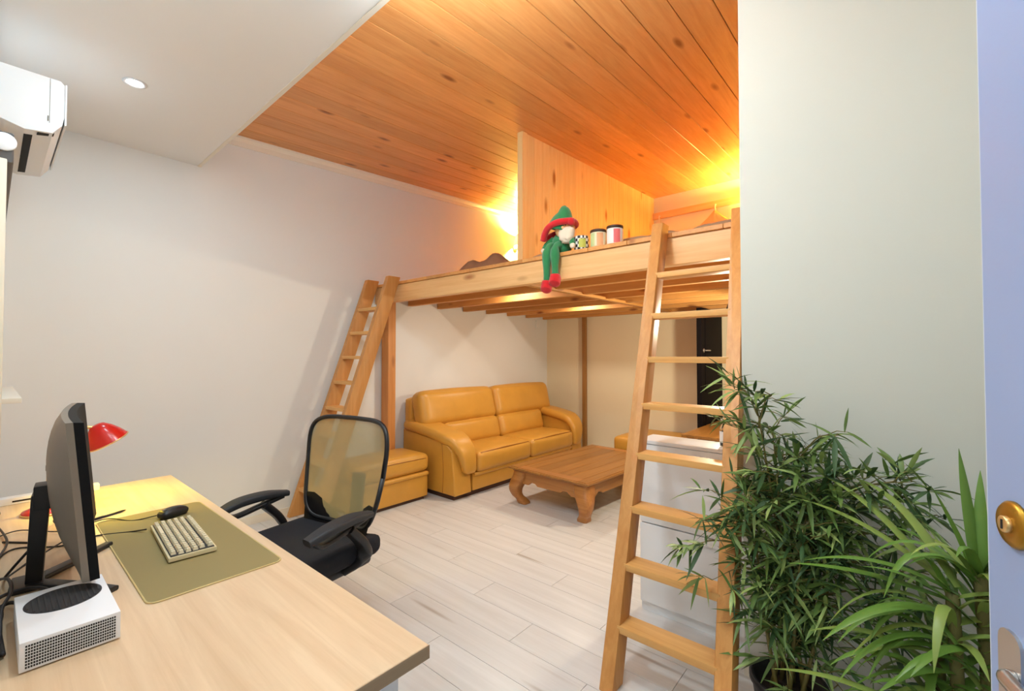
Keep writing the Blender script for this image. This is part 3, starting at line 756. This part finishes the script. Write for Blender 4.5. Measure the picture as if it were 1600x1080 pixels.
for j_ in range(3):
    for i_ in range(10): lum.faces.new((vs[j_][i_], vs[j_][i_+1], vs[j_+1][i_+1], vs[j_+1][i_]))
bmesh.ops.solidify(lum, geom=lum.faces[:], thickness=.02); obj('lumbar_support', lum, M['black'], ch)
sp = smooth_path([(0, .10, .39), (0, .26, .40), (0, .315, .52), (0, .335, .68), (0, .345, .80)], 6)
obj('back_bracket', sweep(B(), sp, rrect(.09, .035, .012)), M['black'], ch)
for s in (-1, 1):
    pad = B(); path = smooth_path([(s*.365, -.25, .675), (s*.372, -.14, .70), (s*.36, .0, .705), (s*.345, .12, .69)], 6)
    sweep(pad, path, lambda t: rrect(.085*(.55+.45*math.sin(math.pi*min(1, .12+t*.8))), .04*(.7+.3*math.sin(math.pi*min(1, .1+t*.85))), .0135)); ap = obj('arm_pad', pad, M['blacksoft'], ch)
    loop = smooth_path([(s*.365, -.22, .665), (s*.36, -.17, .635), (s*.355, -.04, .655), (s*.345, .09, .68)], 6)
    obj('arm_loop', sweep(B(), loop, rrect(.04, .022, .008)), M['black'], ch)
    sup = smooth_path([(s*.35, -.02, .66), (s*.345, .07, .56), (s*.325, .10, .47), (s*.24, .06, .405)], 6)
    obj('arm_support', sweep(B(), sup, rrect(.075, .04, .014)), M['black'], ch)
obj('gas_column', lathe(B(), [(.05, .10), (.05, .12), (.03, .13), (.03, .30), (.022, .31), (.022, .39)], seg=20), M['black'], ch)
for k in range(5):
    a = R(72*k+20); d = Vector((math.cos(a), math.sin(a), 0))
    lg = obj('base_leg', sweep(B(), [d*.03+Vector((0, 0, .11)), d*.17+Vector((0, 0, .10)), d*.31+Vector((0, 0, .075))], lambda t: rrect(.05-.015*t, .035-.01*t, .01)), M['black'], ch)
    cst = B(); pr = Vector((-d.y, d.x, 0))
    for sg in (-1, 1):
        m3 = Matrix((pr, d, Vector((0, 0, 1)))).transposed(); lathe(cst, [(.001, -.009), (.024, -.009), (.027, 0), (.024, .009), (.001, .009)], d*.32+pr*.015*sg+Vector((0, 0, .027)), 16, m3 @ Matrix.Rotation(R(90), 3, 'Y'))
    tube(cst, [d*.31+Vector((0, 0, .08)), d*.31+Vector((0, 0, .03))], .006, 8)
    obj('caster', cst, M['black'], lg)

# ------------------------------------------------------------------ air conditioner and blind
ac = thing('air_conditioner', 'white wall-mounted air conditioner near the ceiling at left', 'air conditioner', (-3.4, -.01, 2.53))
prof = [(0, .03), (.10, 0), (.19, .012), (.222, .06), (.228, .10), (.228, .255), (.215, .272), (0, .272)]
b_ = B(); prism(b_, prof, lambda a, z: (.40, a, z), lambda a, z: (-.40, a, z)); _bev(b_, b_.verts[:], .006, 2)
obj('body', b_, M['acwhite'], ac)
obj('front_panel', bb(-.398, .398, .2285, .236, .065, .262, .003), M['acwhite'], ac)
b_ = B(); prism(b_, [(.178, .058), (.1795, .058), (.1795, .268), (.178, .268)], lambda a, z: (.4002, a, z), lambda a, z: (.4012, a, z)); obj('seam', b_, M['grey'], ac)
obj('clip', bb(.4002, .403, .172, .176, .065, .09, .0005, 1), M['grey'], ac)
b_ = B(); prism(b_, [(.10, -.002), (.128, .002), (.128, .012), (.10, .012)], lambda a, z: (.33, a, z), lambda a, z: (-.33, a, z)); obj('air_outlet', b_, M['dark'], ac)
b_ = B(); prism(b_, [(.14, .002), (.195, .014), (.197, .021), (.15, .012)], lambda a, z: (.385, a, z), lambda a, z: (.35, a, z)); obj('grip_notch', b_, M['dark'], ac)
bl = thing('roller_blind', 'dark grey roller blind cassette with white end cap over the window', 'blind', (-3.25, -.01, 2.22))
obj('cassette', bb(-.62, .66, .0, .062, .02, .14, .012, 3), M['blindgrey'], bl)
obj('end_cap', lathe(B(), [(.034, 0), (.034, .008), (.03, .011)], (.66, .036, .098), 24, Matrix.Rotation(R(90), 3, 'Y')), M['white'], bl)
obj('fabric', bb(-.58, .6, .022, .026, -.10, .025), M['blindgrey'], bl)
obj('bottom_bar', bb(-.58, .6, .016, .032, -.125, -.10, .004), M['winframe'], bl)

# ------------------------------------------------------------------ ceiling downlights
for k, xx in enumerate((-3.29, -2.27, -1.25, -.25)):  # the last two are unseen, added for more light along the row
    lab = ['recessed ceiling downlight above the far end of the desk, shining in view', 'recessed ceiling downlight just above the top edge of the view',
           'added unseen downlight, third from the left wall', 'added unseen downlight closest to the doorway'][k]
    d = thing('ceiling_downlight', lab, 'downlight', (xx, .52, ZC-.001), group='ceiling downlights')
    obj('ring', lathe(B(), [(.052, 0), (.056, -.004), (.046, -.008), (.036, -.002), (.036, 0)], seg=28), M['white'], d)
    obj('lens', lathe(B(), [(.035, -.001), (.035, -.003), (.001, -.0035)], seg=28), M['downglow'], d)
    light('AREA', (0, 0, -.012), DOWN_W, DOWN_C, .08, name='downlight_light', parent=d)

# ------------------------------------------------------------------ loft lamps
def sconce(label, loc, rz, power):
    s = thing('wall_lamp', label, 'lamp', loc, rz)
    obj('wall_plate', lathe(B(), [(.045, 0), (.045, .012), (.03, .018)], (0, 0, 0), 20, Matrix.Rotation(R(90), 3, 'Y')), M['brass'], s)
    obj('arm', tube(B(), smooth_path([(.01, 0, 0), (.08, 0, -.02), (.13, 0, .0), (.13, 0, .06)], 5), .007, 8), M['brass'], s)
    b_ = B(); rings = []
    for r_, z in ((.12, 0), (.085, .17), (.083, .17), (.118, 0)): rings.append([b_.verts.new((.13+r_*math.cos(2*math.pi*k/28), r_*math.sin(2*math.pi*k/28), .02+z)) for k in range(28)])
    for i in range(4):
        for k in range(28): b_.faces.new((rings[i][k], rings[i][(k+1) % 28], rings[(i+1) % 4][(k+1) % 28], rings[(i+1) % 4][k]))
    bmesh.ops.recalc_face_normals(b_, faces=b_.faces[:]); obj('lamp_shade', b_, M['shade'], s)
    obj('bulb', soft(B(), (.13, 0, .09), (.05, .05, .06), .0249, n=5), M['bulb'], s)
    light('POINT', (.13, 0, .15), power, LOFT_C, .03, name='wall_lamp_light', parent=s)
sconce('glowing yellow wall lamp left of the pine partition on the loft', (XL, 5.15, 3.10), 0, LOFT_W[0])
sconce('glowing wall lamp on the loft hidden behind the white wall', (-.95, YB, 3.02), R(-90), LOFT_W[1])

# unseen bulb pendant on the timber ceiling, added to brighten the far room
pg = thing('fill_pendant', 'added bare bulb pendant above the view, brightening the far room', 'lamp', (-1.33, 1.19, 3.07))
obj('cord', tube(B(), [(0, 0, .05), (0, 0, zw(1.19)-3.07-.002)], .004, 8), M['white'], pg)
obj('cap', lathe(B(), [(.03, .02), (.035, .025), (.03, .055), (.01, .06)], seg=20), M['white'], pg)
obj('bulb', soft(B(), (0, 0, -.02), (.07, .07, .08), .0345, n=5), M['bulb'], pg)
light('POINT', (0, 0, 0), PEND_FILL_W, PEND_FILL_C, .12, name='pendant_fill_light', parent=pg)
obj('rose', lathe(B(), [(.05, zw(1.19)-3.07-.03), (.055, zw(1.19)-3.07-.004)], seg=20), M['white'], pg)
# dark hanging shape built as a dome pendant; its lamp is added fill
ul = thing('fill_pendant', 'dark dome shape under the loft half hidden by the white wall, with an added lamp', 'lamp', (-1.03, 4.2, 1.86))
obj('cord', tube(B(), [(0, 0, .15), (0, 0, BZ1-1.86-.002)], .004, 8), M['black'], ul)
obj('dome_shade', lathe(B(), [(.10, 0), (.098, .04), (.08, .09), (.045, .13), (.018, .155), (.014, .15), (.04, .125), (.075, .086), (.093, .038), (.096, 0)], seg=32), M['charcoal'], ul)
obj('bulb', soft(B(), (0, 0, .02), (.05, .05, .05), .0249, n=5), M['bulb'], ul)
light('POINT', (0, 0, -.05), UNDER_FILL_W, UNDER_FILL_C, .045, name='under_loft_fill_light', parent=ul)
# two unseen spots between the joists, added to brighten the sofa area
for yy, lab in ((3.44, 'added unseen spot between the loft joists above the near sofa seat'), (4.77, 'added unseen spot between the loft joists above the far sofa seat')):
    d = thing('added_spot', lab, 'downlight', (-3.0, yy, BZ1-.001))
    obj('ring', lathe(B(), [(.05, 0), (.054, -.004), (.044, -.008), (.034, -.002), (.034, 0)], seg=28), M['white'], d)
    obj('lens', lathe(B(), [(.033, -.001), (.033, -.003), (.001, -.0035)], seg=28), M['bulb'], d)
    light('AREA', (0, 0, -.012), SPOT_FILL_W, SPOT_FILL_C, .08, name='added_spot_light', parent=d)
# ------------------------------------------------------------------ loft things
LZ = BZ1+.031
def quilt(name, label, x0, x1, y0, y1, h, amp, seed, m, cat, nx=46, ny=40):
    b_ = B(); V = {}
    for i in range(nx+1):
        for j in range(ny+1):
            x, yv = x0+(x1-x0)*i/nx, y0+(y1-y0)*j/ny
            e = min(1, min(i, nx-i)/3.0)*min(1, min(j, ny-j)/3.0); e = e**.5
            n = noise.noise(Vector((x*2.1+seed, yv*2.1, seed)))*.6 + abs(noise.noise(Vector((x*5.5, yv*5.5+seed, seed*2))))*.7
            V[i, j] = b_.verts.new((x+.02*noise.noise(Vector((yv*6, seed, 0))), yv+.03*noise.noise(Vector((x*6, seed, 3))), LZ+.004+e*max(.012, h+amp*n)))
    for i in range(nx):
        for j in range(ny): b_.faces.new((V[i, j], V[i+1, j], V[i+1, j+1], V[i, j+1]))
    low = [b_.verts.new((V[i, j].co.x, V[i, j].co.y, LZ+.001)) for i, j in [(0, 0), (nx, 0), (nx, ny), (0, ny)]]
    b_.faces.new(low[::-1])
    return tag(obj(name, b_, m, ang=80), label, cat)
quilt('quilt', 'taupe quilt spread along the loft edge behind the right ladder', -2.42, .2, 2.90, 5.4, .075, .06, 3.3, M['quilt'], 'quilt', 60, 40)
quilt('quilt', 'brown rumpled quilt left of the pine partition', -3.46, -2.62, 2.92, 4.6, .085, .14, 8.1, M['quilt2'], 'quilt', 30, 40)

# hook rail on the back wall
hr = thing('hook_rail', 'orange pine rail with hooks on the wall above the loft', 'coat rail', (-1.4, YB, 3.36))
obj('board', bb(-1.21, 1.5, -.045, -.001, 0, .085, .004), M['pinex'], hr)
HK = (-1.02, -.30, .35)
for xh in HK: obj('hook', tube(B(), smooth_path([(xh, -.045, .03), (xh, -.075, .02), (xh+.004, -.09, -.03), (xh+.006, -.08, -.09), (xh+.005, -.065, -.14), (xh+.002, -.058, -.10)], 5), .007, 8), M['whiteplush'], hr)
gm = B()
path = [(-.30, -.085, -.075), (-.30, -.085, -.14), (-.30, -.08, -.22), (-.30, -.08, -.40), (-.30, -.08, -.65)]
rings = []
for i, p in enumerate(path):
    ww = (.02, .09, .2, .25, .27)[i]
    rings.append([gm.verts.new((p[0]+ww*math.cos(2*math.pi*k/28)*(1+.12*math.sin(5*k)), p[1]+.028*math.sin(2*math.pi*k/28)*(1+.3*math.sin(3*k+i)), p[2]+.02*math.sin(k*1.3))) for k in range(28)])
for i in range(4):
    for k in range(28): gm.faces.new((rings[i][k], rings[i][(k+1) % 28], rings[i+1][(k+1) % 28], rings[i+1][k]))
gm.faces.new(rings[0][::-1]); gm.faces.new(rings[-1])
for v in gm.verts: v.co += Vector((-1.4, YB, 3.36))
tag(obj('hanging_garment', gm, M['pinkcloth'], ang=70), 'pink-beige garment hanging from the hook rail', 'garment')

# jars
def jar(label, x, yv, r_, h_, kind):
    j = thing('candle_jar', label, 'jar', (x, yv, LZ+.001), R(0), 'jars on the loft edge')
    if kind == 'check':
        obj('body', lathe(B(), [(r_*.94, 0), (r_, .006), (r_, h_-.006), (r_*.92, h_), (.001, h_)], seg=32), M['check'], j)
        bands = [(-80, -25, 'labelolive', .15, .75)]
    else:
        obj('body', lathe(B(), [(r_*.95, 0), (r_, .006), (r_, h_-.02)], seg=32), M['labelcream'] if kind == 'cream' else M['labelwhite'], j)
        obj('lid', lathe(B(), [(r_*1.04, h_-.02), (r_*1.04, h_-.003), (r_, h_), (.001, h_)], seg=32), M['lid'], j)
        bands = [(-130, -88, 'labelgreen', .05, .78), (-72, -25, 'labelorange', .05, .78)] if kind == 'cream' else [(-72, -25, 'labelpink', .05, .78)]
    for a0, a1, mm, z0, z1 in bands:
        b_ = B(); pr = None
        for k in range(9):
            a = R(a0+(a1-a0)*k/8); cur = [b_.verts.new(((r_+.0012)*math.cos(a), (r_+.0012)*math.sin(a), h_*z)) for z in (z0, z1)]
            if pr: b_.faces.new((pr[0], cur[0], cur[1], pr[1]))
            pr = cur
        obj('label_band', b_, M[mm], j)
jar('black and white checkered jar next to the elf doll', -1.745, 2.82, .054, .105, 'check')
jar('cream and peach candle jar with dark lid, middle of the three jars', -1.605, 2.82, .056, .125, 'cream')
jar('white and pink candle jar with dark lid, nearest the ladder', -1.475, 2.82, .056, .13, 'pink')

# elf doll sitting on the beam
ef = thing('elf_doll', 'plush elf doll with green hat and red boots on the loft edge', 'doll', (-1.90, 2.79, LZ))
obj('body', soft(B(), (-.01, .02, .075), (.15, .11, .15), .05, (0, .01, .01), 8), M['green'], ef)
hd = obj('head', soft(B(), (.035, -.005, .175), (.15, .13, .13), .06, n=8), M['skin'], ef)
obj('nose', soft(B(), (.055, -.068, .17), (.03, .03, .03), .0149, n=4), M['skin'], hd)
for s in (-1, 1): obj('eye', soft(B(), (.05+s*.026, -.062, .19), (.012, .010, .014), .0049, n=3), M['dark'], hd)
def beard(p, u):
    q = p.copy(); q += Vector((1, 1, 1))*.009*noise.noise(p*60); q.x *= 1-.35*max(0, -u.z); return q
obj('beard', soft(B(), (.075, -.045, .115), (.125, .075, .12), .037, n=10, fn=beard), M['whiteplush'], hd)
hat = B(); path = smooth_path([(-.012, .0, .175), (.012, .0, .245), (.03, -.005, .29), (.035, -.01, .335), (.04, -.012, .352)], 5); n = len(path)
tube(hat, path, [.104*(1-i/(n-1))+.005 for i in range(n)], 20); obj('hat', hat, M['green'], ef)
trim = smooth_path([(-.115, -.075, .10), (-.09, -.09, .145), (-.04, -.105, .185), (.03, -.105, .205), (.085, -.08, .21), (.115, -.03, .215), (.08, .07, .215), (-.02, .09, .2), (-.1, .05, .17), (-.125, -.02, .13)], 5)
obj('hat_trim', tube(B(), trim, .024, 10), M['redplush'], ef)
obj('pompom', soft(B(), (.125, -.06, .205), (.055, .055, .055), .0274, n=6, fn=lambda p, u: p+p.normalized()*.004*noise.noise(p*120)), M['redplush'], ef)
for s, x, dz, x2 in ((-1, -.068, -.215, -.072), (1, .0, -.175, .004)):
    lg = smooth_path([(x, .03, .055), (x, -.05, .052), (x, -.085, .02), (x2, -.092, -.06), (x2, -.09, dz-.01)], 6)
    l_ = obj('leg', tube(B(), lg, [.03+.006*math.sin(i*.5) for i in range(len(lg))], 14), M['green'], ef)
    bt = smooth_path([(x2, -.09, dz+.005), (x2, -.092, dz-.03), (x2, -.10, dz-.062), (x2+.002, -.108, dz-.078)], 5)
    obj('boot', tube(B(), bt, [.034, .037, .039, .041, .042, .042, .043, .043, .043, .043, .042, .04, .036, .03, .02, .008][:len(bt)], 14), M['redplush'], l_)
for s in (-1, 1):
    am = smooth_path([(s*.07, .0, .12), (s*.11, -.03, .08), (s*.125, -.045, .04)], 5)
    a_ = obj('arm', tube(B(), am, .022, 10), M['green'], ef)
    obj('hand', soft(B(), (s*.13, -.05, .03), (.042, .042, .042), .0205, n=5), M['whiteplush'], a_)

# ------------------------------------------------------------------ pale door, open beside the camera
dr = thing('door_1', 'pale open door at the right edge of the view, cool light put into its colour', 'door', (.40, .12, 0), math.atan2(.803, -.287), kind='structure')
# local x runs from hinge to free edge, local y is the normal; the camera sees +y side
DL = .853
obj('leaf', bb(0, DL, -.02, .02, .008, 2.06, .002), M['door'], dr)
obj('edge_strip', bb(DL, DL+.003, -.019, .019, .01, 2.058), M['dooredge'], dr)
ry = Matrix.Rotation(R(-90), 3, 'X')
lk = obj('lock_rosette', lathe(B(), [(.03, 0), (.03, .003), (.026, .007), (.014, .008)], (DL-.057, .02, 1.281), 30, ry), M['brassdark'], dr)
obj('lock_cylinder', lathe(B(), [(.0105, .006), (.0105, .013), (.009, .0135)], (DL-.057, .02, 1.281), 20, ry), M['brass'], lk)
obj('keyhole', bb(DL-.0583, DL-.0557, .0333, .0345, 1.275, 1.287), M['dark'], lk)
pt_ = B(); prism(pt_, [(a, b2) for a, b2 in rrect(.044, .22, .018)], lambda a, b2: (DL-.046+a, .02, 1.03+b2), lambda a, b2: (DL-.046+a, .024, 1.03+b2))
hp = obj('handle_plate', pt_, M['steel'], dr)
hl = tube(B(), smooth_path([(DL-.056, .024, 1.085), (DL-.057, .030, 1.085), (DL-.072, .035, 1.085), (DL-.18, .036, 1.083)], 6), .0095, 12); obj('lever', hl, M['steel'], hp)
fr_ = B()
for a in ((-.79, -.75), (XR-.045, XR-.005)): box(fr_, a[0], a[1], -.17, -.006, 0, 2.3)
box(fr_, -.75, XR-.045, -.17, -.006, 2.1, 2.3)
struct('trim_3', fr_, M['trimw'], 'white door frame around the doorway', 'trim')

# ------------------------------------------------------------------ plants
def leaf_blade(bm, p, d, up, L, W, droop=.25, n=5):
    d = d.normalized(); s = d.cross(up)
    if s.length < 1e-3: s = d.cross(Vector((1, .2, 0)))
    s.normalize(); prev = None
    for i in range(n+1):
        t = i/n; c = p + d*(L*t) + Vector((0, 0, -1))*(droop*L*t*t)
        wv = W*math.sin(math.pi*min(.999, (.06+.94*t)))**.8*(1-.35*t)*.5 if i < n else .0004
        nn = s.cross(d).normalized()
        cur = [bm.verts.new(c-s*wv+nn*wv*.25), bm.verts.new(c), bm.verts.new(c+s*wv+nn*wv*.25)]
        if prev:
            bm.faces.new((prev[0], prev[1], cur[1], cur[0])); bm.faces.new((prev[1], prev[2], cur[2], cur[1]))
        prev = cur
rnd = random.Random(11)
def pot(parent, r0, r1, h_, loc=(0, 0, 0)):
    o = obj('pot', lathe(B(), [(r0, 0), (r1, h_), (r1+.008, h_), (r1+.008, h_+.02), (r1-.008, h_+.02), (r1-.012, h_-.02)], loc, 32), M['pot'], parent)
    obj('soil', lathe(B(), [(r1-.013, h_-.03), (r1-.014, h_-.022), (.001, h_-.012)], loc, 24), M['soil'], o)
BXY = Vector((-.345, 2.09, 0))
bp_ = thing('bamboo_plant', 'tall bushy bamboo plant in a black pot beside the right ladder', 'plant', tuple(BXY))
pot(bp_, .10, .13, .19)
canes = []
tips = [(-.10, -.03, 1.33), (-.05, .03, 1.18), (-.02, -.06, 1.02), (.04, .05, 1.1), (.09, -.02, .98), (.14, .04, 1.0), (-.12, -.08, .95), (.07, -.1, .85), (.2, .0, .95)]
for k, tpt in enumerate(tips):
    a = 2*math.pi*k/len(tips); b0 = Vector((.06*math.cos(a), .05*math.sin(a), .17))
    t_ = Vector(tpt); p = smooth_path([b0, b0.lerp(t_, .35)+Vector((rnd.uniform(-.01, .01), 0, 0)), b0.lerp(t_, .7), t_], 6)
    canes.append(p); obj('cane', tube(B(), p, [.0085*(1-.75*i/(len(p)-1)) for i in range(len(p))], 7), M['cane'], bp_)
leaves = {k: B() for k in ('leaf1', 'leaf2', 'leaf3')}; twigs = B()
def cluster(base, tip, n, L=(.075, .14)):
    tube(twigs, [base, base.lerp(tip, .5)+Vector((0, 0, .01)), tip], [.0022, .0018, .001], 4)
    ax = (tip-base).normalized()
    for i in range(n):
        f_ = rnd.uniform(.35, 1) if i else 1
        p = base.lerp(tip, f_); d = (ax*rnd.uniform(.3, 1.1) + Vector((rnd.gauss(0, .6), rnd.gauss(0, .5), rnd.gauss(0, .5))))
        mm = rnd.choices(('leaf1', 'leaf2', 'leaf3'), (5, 4, 3))[0]
        L_ = rnd.uniform(*L)
        e = p + d.normalized()*L_
        if e.y > WALLY-BXY.y-.03: d.y = -abs(d.y)*.3
        leaf_blade(leaves[mm], p, d, Vector((rnd.gauss(0, .4), rnd.gauss(0, .4), 1)), L_, rnd.uniform(.013, .023), rnd.uniform(.05, .35), 4)
for p in canes:
    n = len(p)
    for i in range(4, n):
        if i/n < .3 and rnd.random() < .5: continue
        for q in range(2):
            a = rnd.uniform(0, 2*math.pi); r_ = rnd.uniform(.06, .17)
            tip = p[i] + Vector((math.cos(a)*r_*1.0, math.sin(a)*r_*.7, rnd.uniform(-.03, .10)))
            tip.y = min(tip.y, WALLY-BXY.y-.05)
            cluster(p[i], tip, rnd.randint(6, 9))
def branch(frm, to, n, nl, spread=.09):
    frm, to = Vector(frm), Vector(to); path = smooth_path([frm, frm.lerp(to, .5)+Vector((0, 0, .04)), to], 5)
    tube(twigs, path, [.004*(1-.7*i/(len(path)-1)) for i in range(len(path))], 5)
    for k in range(n):
        p = path[int((.25+.75*k/max(1, n-1))*(len(path)-1))]
        tip = p + Vector((rnd.uniform(-1, 1)*spread, rnd.uniform(-1, .4)*spread, rnd.uniform(-.5, 1)*spread)); tip.y = min(tip.y, WALLY-BXY.y-.05)
        cluster(p, tip, nl)
# left sprays in front of the ladder
branch((-.06, -.05, .75), (-.30, -.16, .80), 5, 7); branch((-.06, -.05, .70), (-.34, -.18, .70), 5, 7); branch((-.05, -.05, .62), (-.24, -.15, .58), 4, 7)
branch((-.05, -.05, .8), (-.2, -.12, .92), 3, 6)
# right mass
for zz in (.62, .72, .82, .92, 1.0): branch((.1, .0, zz-.05), (.42, .04, zz+.02), 7, 8, .11)
branch((.12, .0, .9), (.38, .0, 1.06), 6, 8, .08); branch((.1, -.02, .55), (.34, -.05, .5), 5, 8); branch((.08, 0, .45), (.3, -.03, .36), 4, 6); branch((.05, -.05, .32), (.22, -.1, .27), 4, 6)
branch((-.09, -.03, 1.25), (-.16, -.1, 1.36), 3, 6, .06); branch((-.09, -.03, 1.2), (-.03, -.08, 1.34), 3, 6, .06); branch((.04, .04, 1.08), (.18, -.02, 1.2), 4, 6, .07)
branch((.0, -.05, .3), (.02, -.13, .26), 3, 7, .06)
for k, b_ in leaves.items():
    o = obj('foliage', b_, M[k], bp_, smooth=True); o['kind'] = 'stuff'
o = obj('twigs', twigs, M['cane'], bp_); o['kind'] = 'stuff'

# strap-leaf plant by the door
DP = Vector((.13, 1.86, 0))
dp = thing('strap_leaf_plant', 'yucca-like plant with long arching strap leaves next to the door', 'plant', tuple(DP))
pot(dp, .13, .16, .22)
trunks = [((-.02, 0, .2), (-.015, .0, .80)), ((.05, .03, .2), (.045, .02, .86)), ((-.05, .05, .2), (-.05, .06, .62))]
for a, c in trunks: obj('trunk', tube(B(), smooth_path([a, Vector(a).lerp(Vector(c), .5)+Vector((.01, .01, 0)), c], 5), .016, 10), M['bark'], dp)
def strap(p, az, el, L, W, droop, m, twist=0):
    b_ = B(); d = Vector((math.cos(az)*math.cos(el), math.sin(az)*math.cos(el), math.sin(el))); s = Vector((-math.sin(az), math.cos(az), 0)); pos = Vector(p); prev = None; n = 12
    for i in range(n+1):
        t = i/n
        wv = W*.5*(min(1, .55+t*2.2))*(1-t**3.0) + .0006
        dd = Vector((d.x, d.y, d.z - droop*t*1.6)).normalized(); nn = s.cross(dd)
        if pos.y + DP.y > WALLY-.03: pos.y = WALLY-.03-DP.y
        cur = [b_.verts.new(pos-s*wv-nn*wv*.35*(-1)), b_.verts.new(pos), b_.verts.new(pos+s*wv+nn*wv*.35)]
        if prev:
            b_.faces.new((prev[0], prev[1], cur[1], cur[0])); b_.faces.new((prev[1], prev[2], cur[2], cur[1]))
        prev = cur; pos = pos + dd*(L/n)
    obj('leaf', b_, M[m], dp)
r2 = random.Random(5)
for a, c in trunks:
    top_ = Vector(c)
    for k in range(22):
        az = 2.399*k + r2.uniform(-.3, .3); ring = k/22
        p = top_ - Vector((0, 0, .34*(1-ring)))
        # keep clear of the door on the near right side
        L_ = r2.uniform(.26, .40); el = R(r2.uniform(5, 45) + 35*ring)
        dx, dy = math.cos(az), math.sin(az)
        if dx > .2: L_ *= .62
        if dy > .3: L_ *= .75
        strap(p, az, el, L_, r2.uniform(.026, .038), r2.uniform(.5, 1.5), r2.choice(('drac', 'drac', 'drac2')))
# upright crown shoots and the long leaves that reach across the bamboo
for (p, az, el, L_, W, dr_) in (((.045, .02, .86), R(120), R(80), .36, .034, .12), ((.045, .02, .86), R(-30), R(70), .36, .03, .35), ((.045, .02, .84), R(-150), R(72), .30, .03, .3), ((.045, .02, .84), R(20), R(58), .3, .03, .7), ((.045, .02, .86), R(80), R(80), .3, .034, .2),
                                ((-.02, 0, .82), R(165), R(38), .46, .04, .45), ((-.02, 0, .78), R(185), R(14), .42, .04, .35), ((-.02, 0, .80), R(150), R(50), .48, .04, .45),
                                ((-.02, 0, .74), R(215), R(20), .40, .045, .9), ((-.03, -.02, .40), R(190), R(25), .46, .035, .5), ((.0, 0, .82), R(140), R(58), .44, .04, .6), ((0, 0, .8), R(195), R(30), .4, .036, .6)):
    strap(p, az, el, L_, W, dr_, 'drac2' if L_ > .43 else 'drac')

for k in range(12):
    az = R(30*k+12)
    strap((.045, .02, .80+.005*k), az, R(40+r2.uniform(0, 28)), r2.uniform(.2, .34)*(.7 if math.cos(az) > .2 else 1), .028, r2.uniform(.5, 1.3), r2.choice(('drac', 'drac2')))
for k in range(14):
    az = R(150+r2.uniform(-20, 90)); p = (r2.uniform(-.06, .03), r2.uniform(-.03, .04), r2.uniform(.35, .7))
    strap(p, az, R(r2.uniform(20, 60)), r2.uniform(.26, .42), .028, r2.uniform(.8, 1.7), r2.choice(('drac', 'drac', 'drac2')))
# unseen hallway lamp body, added around the fill light set at the top
hl_ = thing('added_hall_lamp', 'added round white ceiling lamp in the unseen hallway behind the doorway', 'lamp', (-.1, -.75, 2.4))
obj('housing', lathe(B(), [(.20, -.001), (.20, -.02), (.185, -.03), (.18, -.024)], seg=36), M['white'], hl_)
obj('diffuser', lathe(B(), [(.18, -.024), (.17, -.032), (.001, -.034)], seg=36), M['downglow'], hl_)
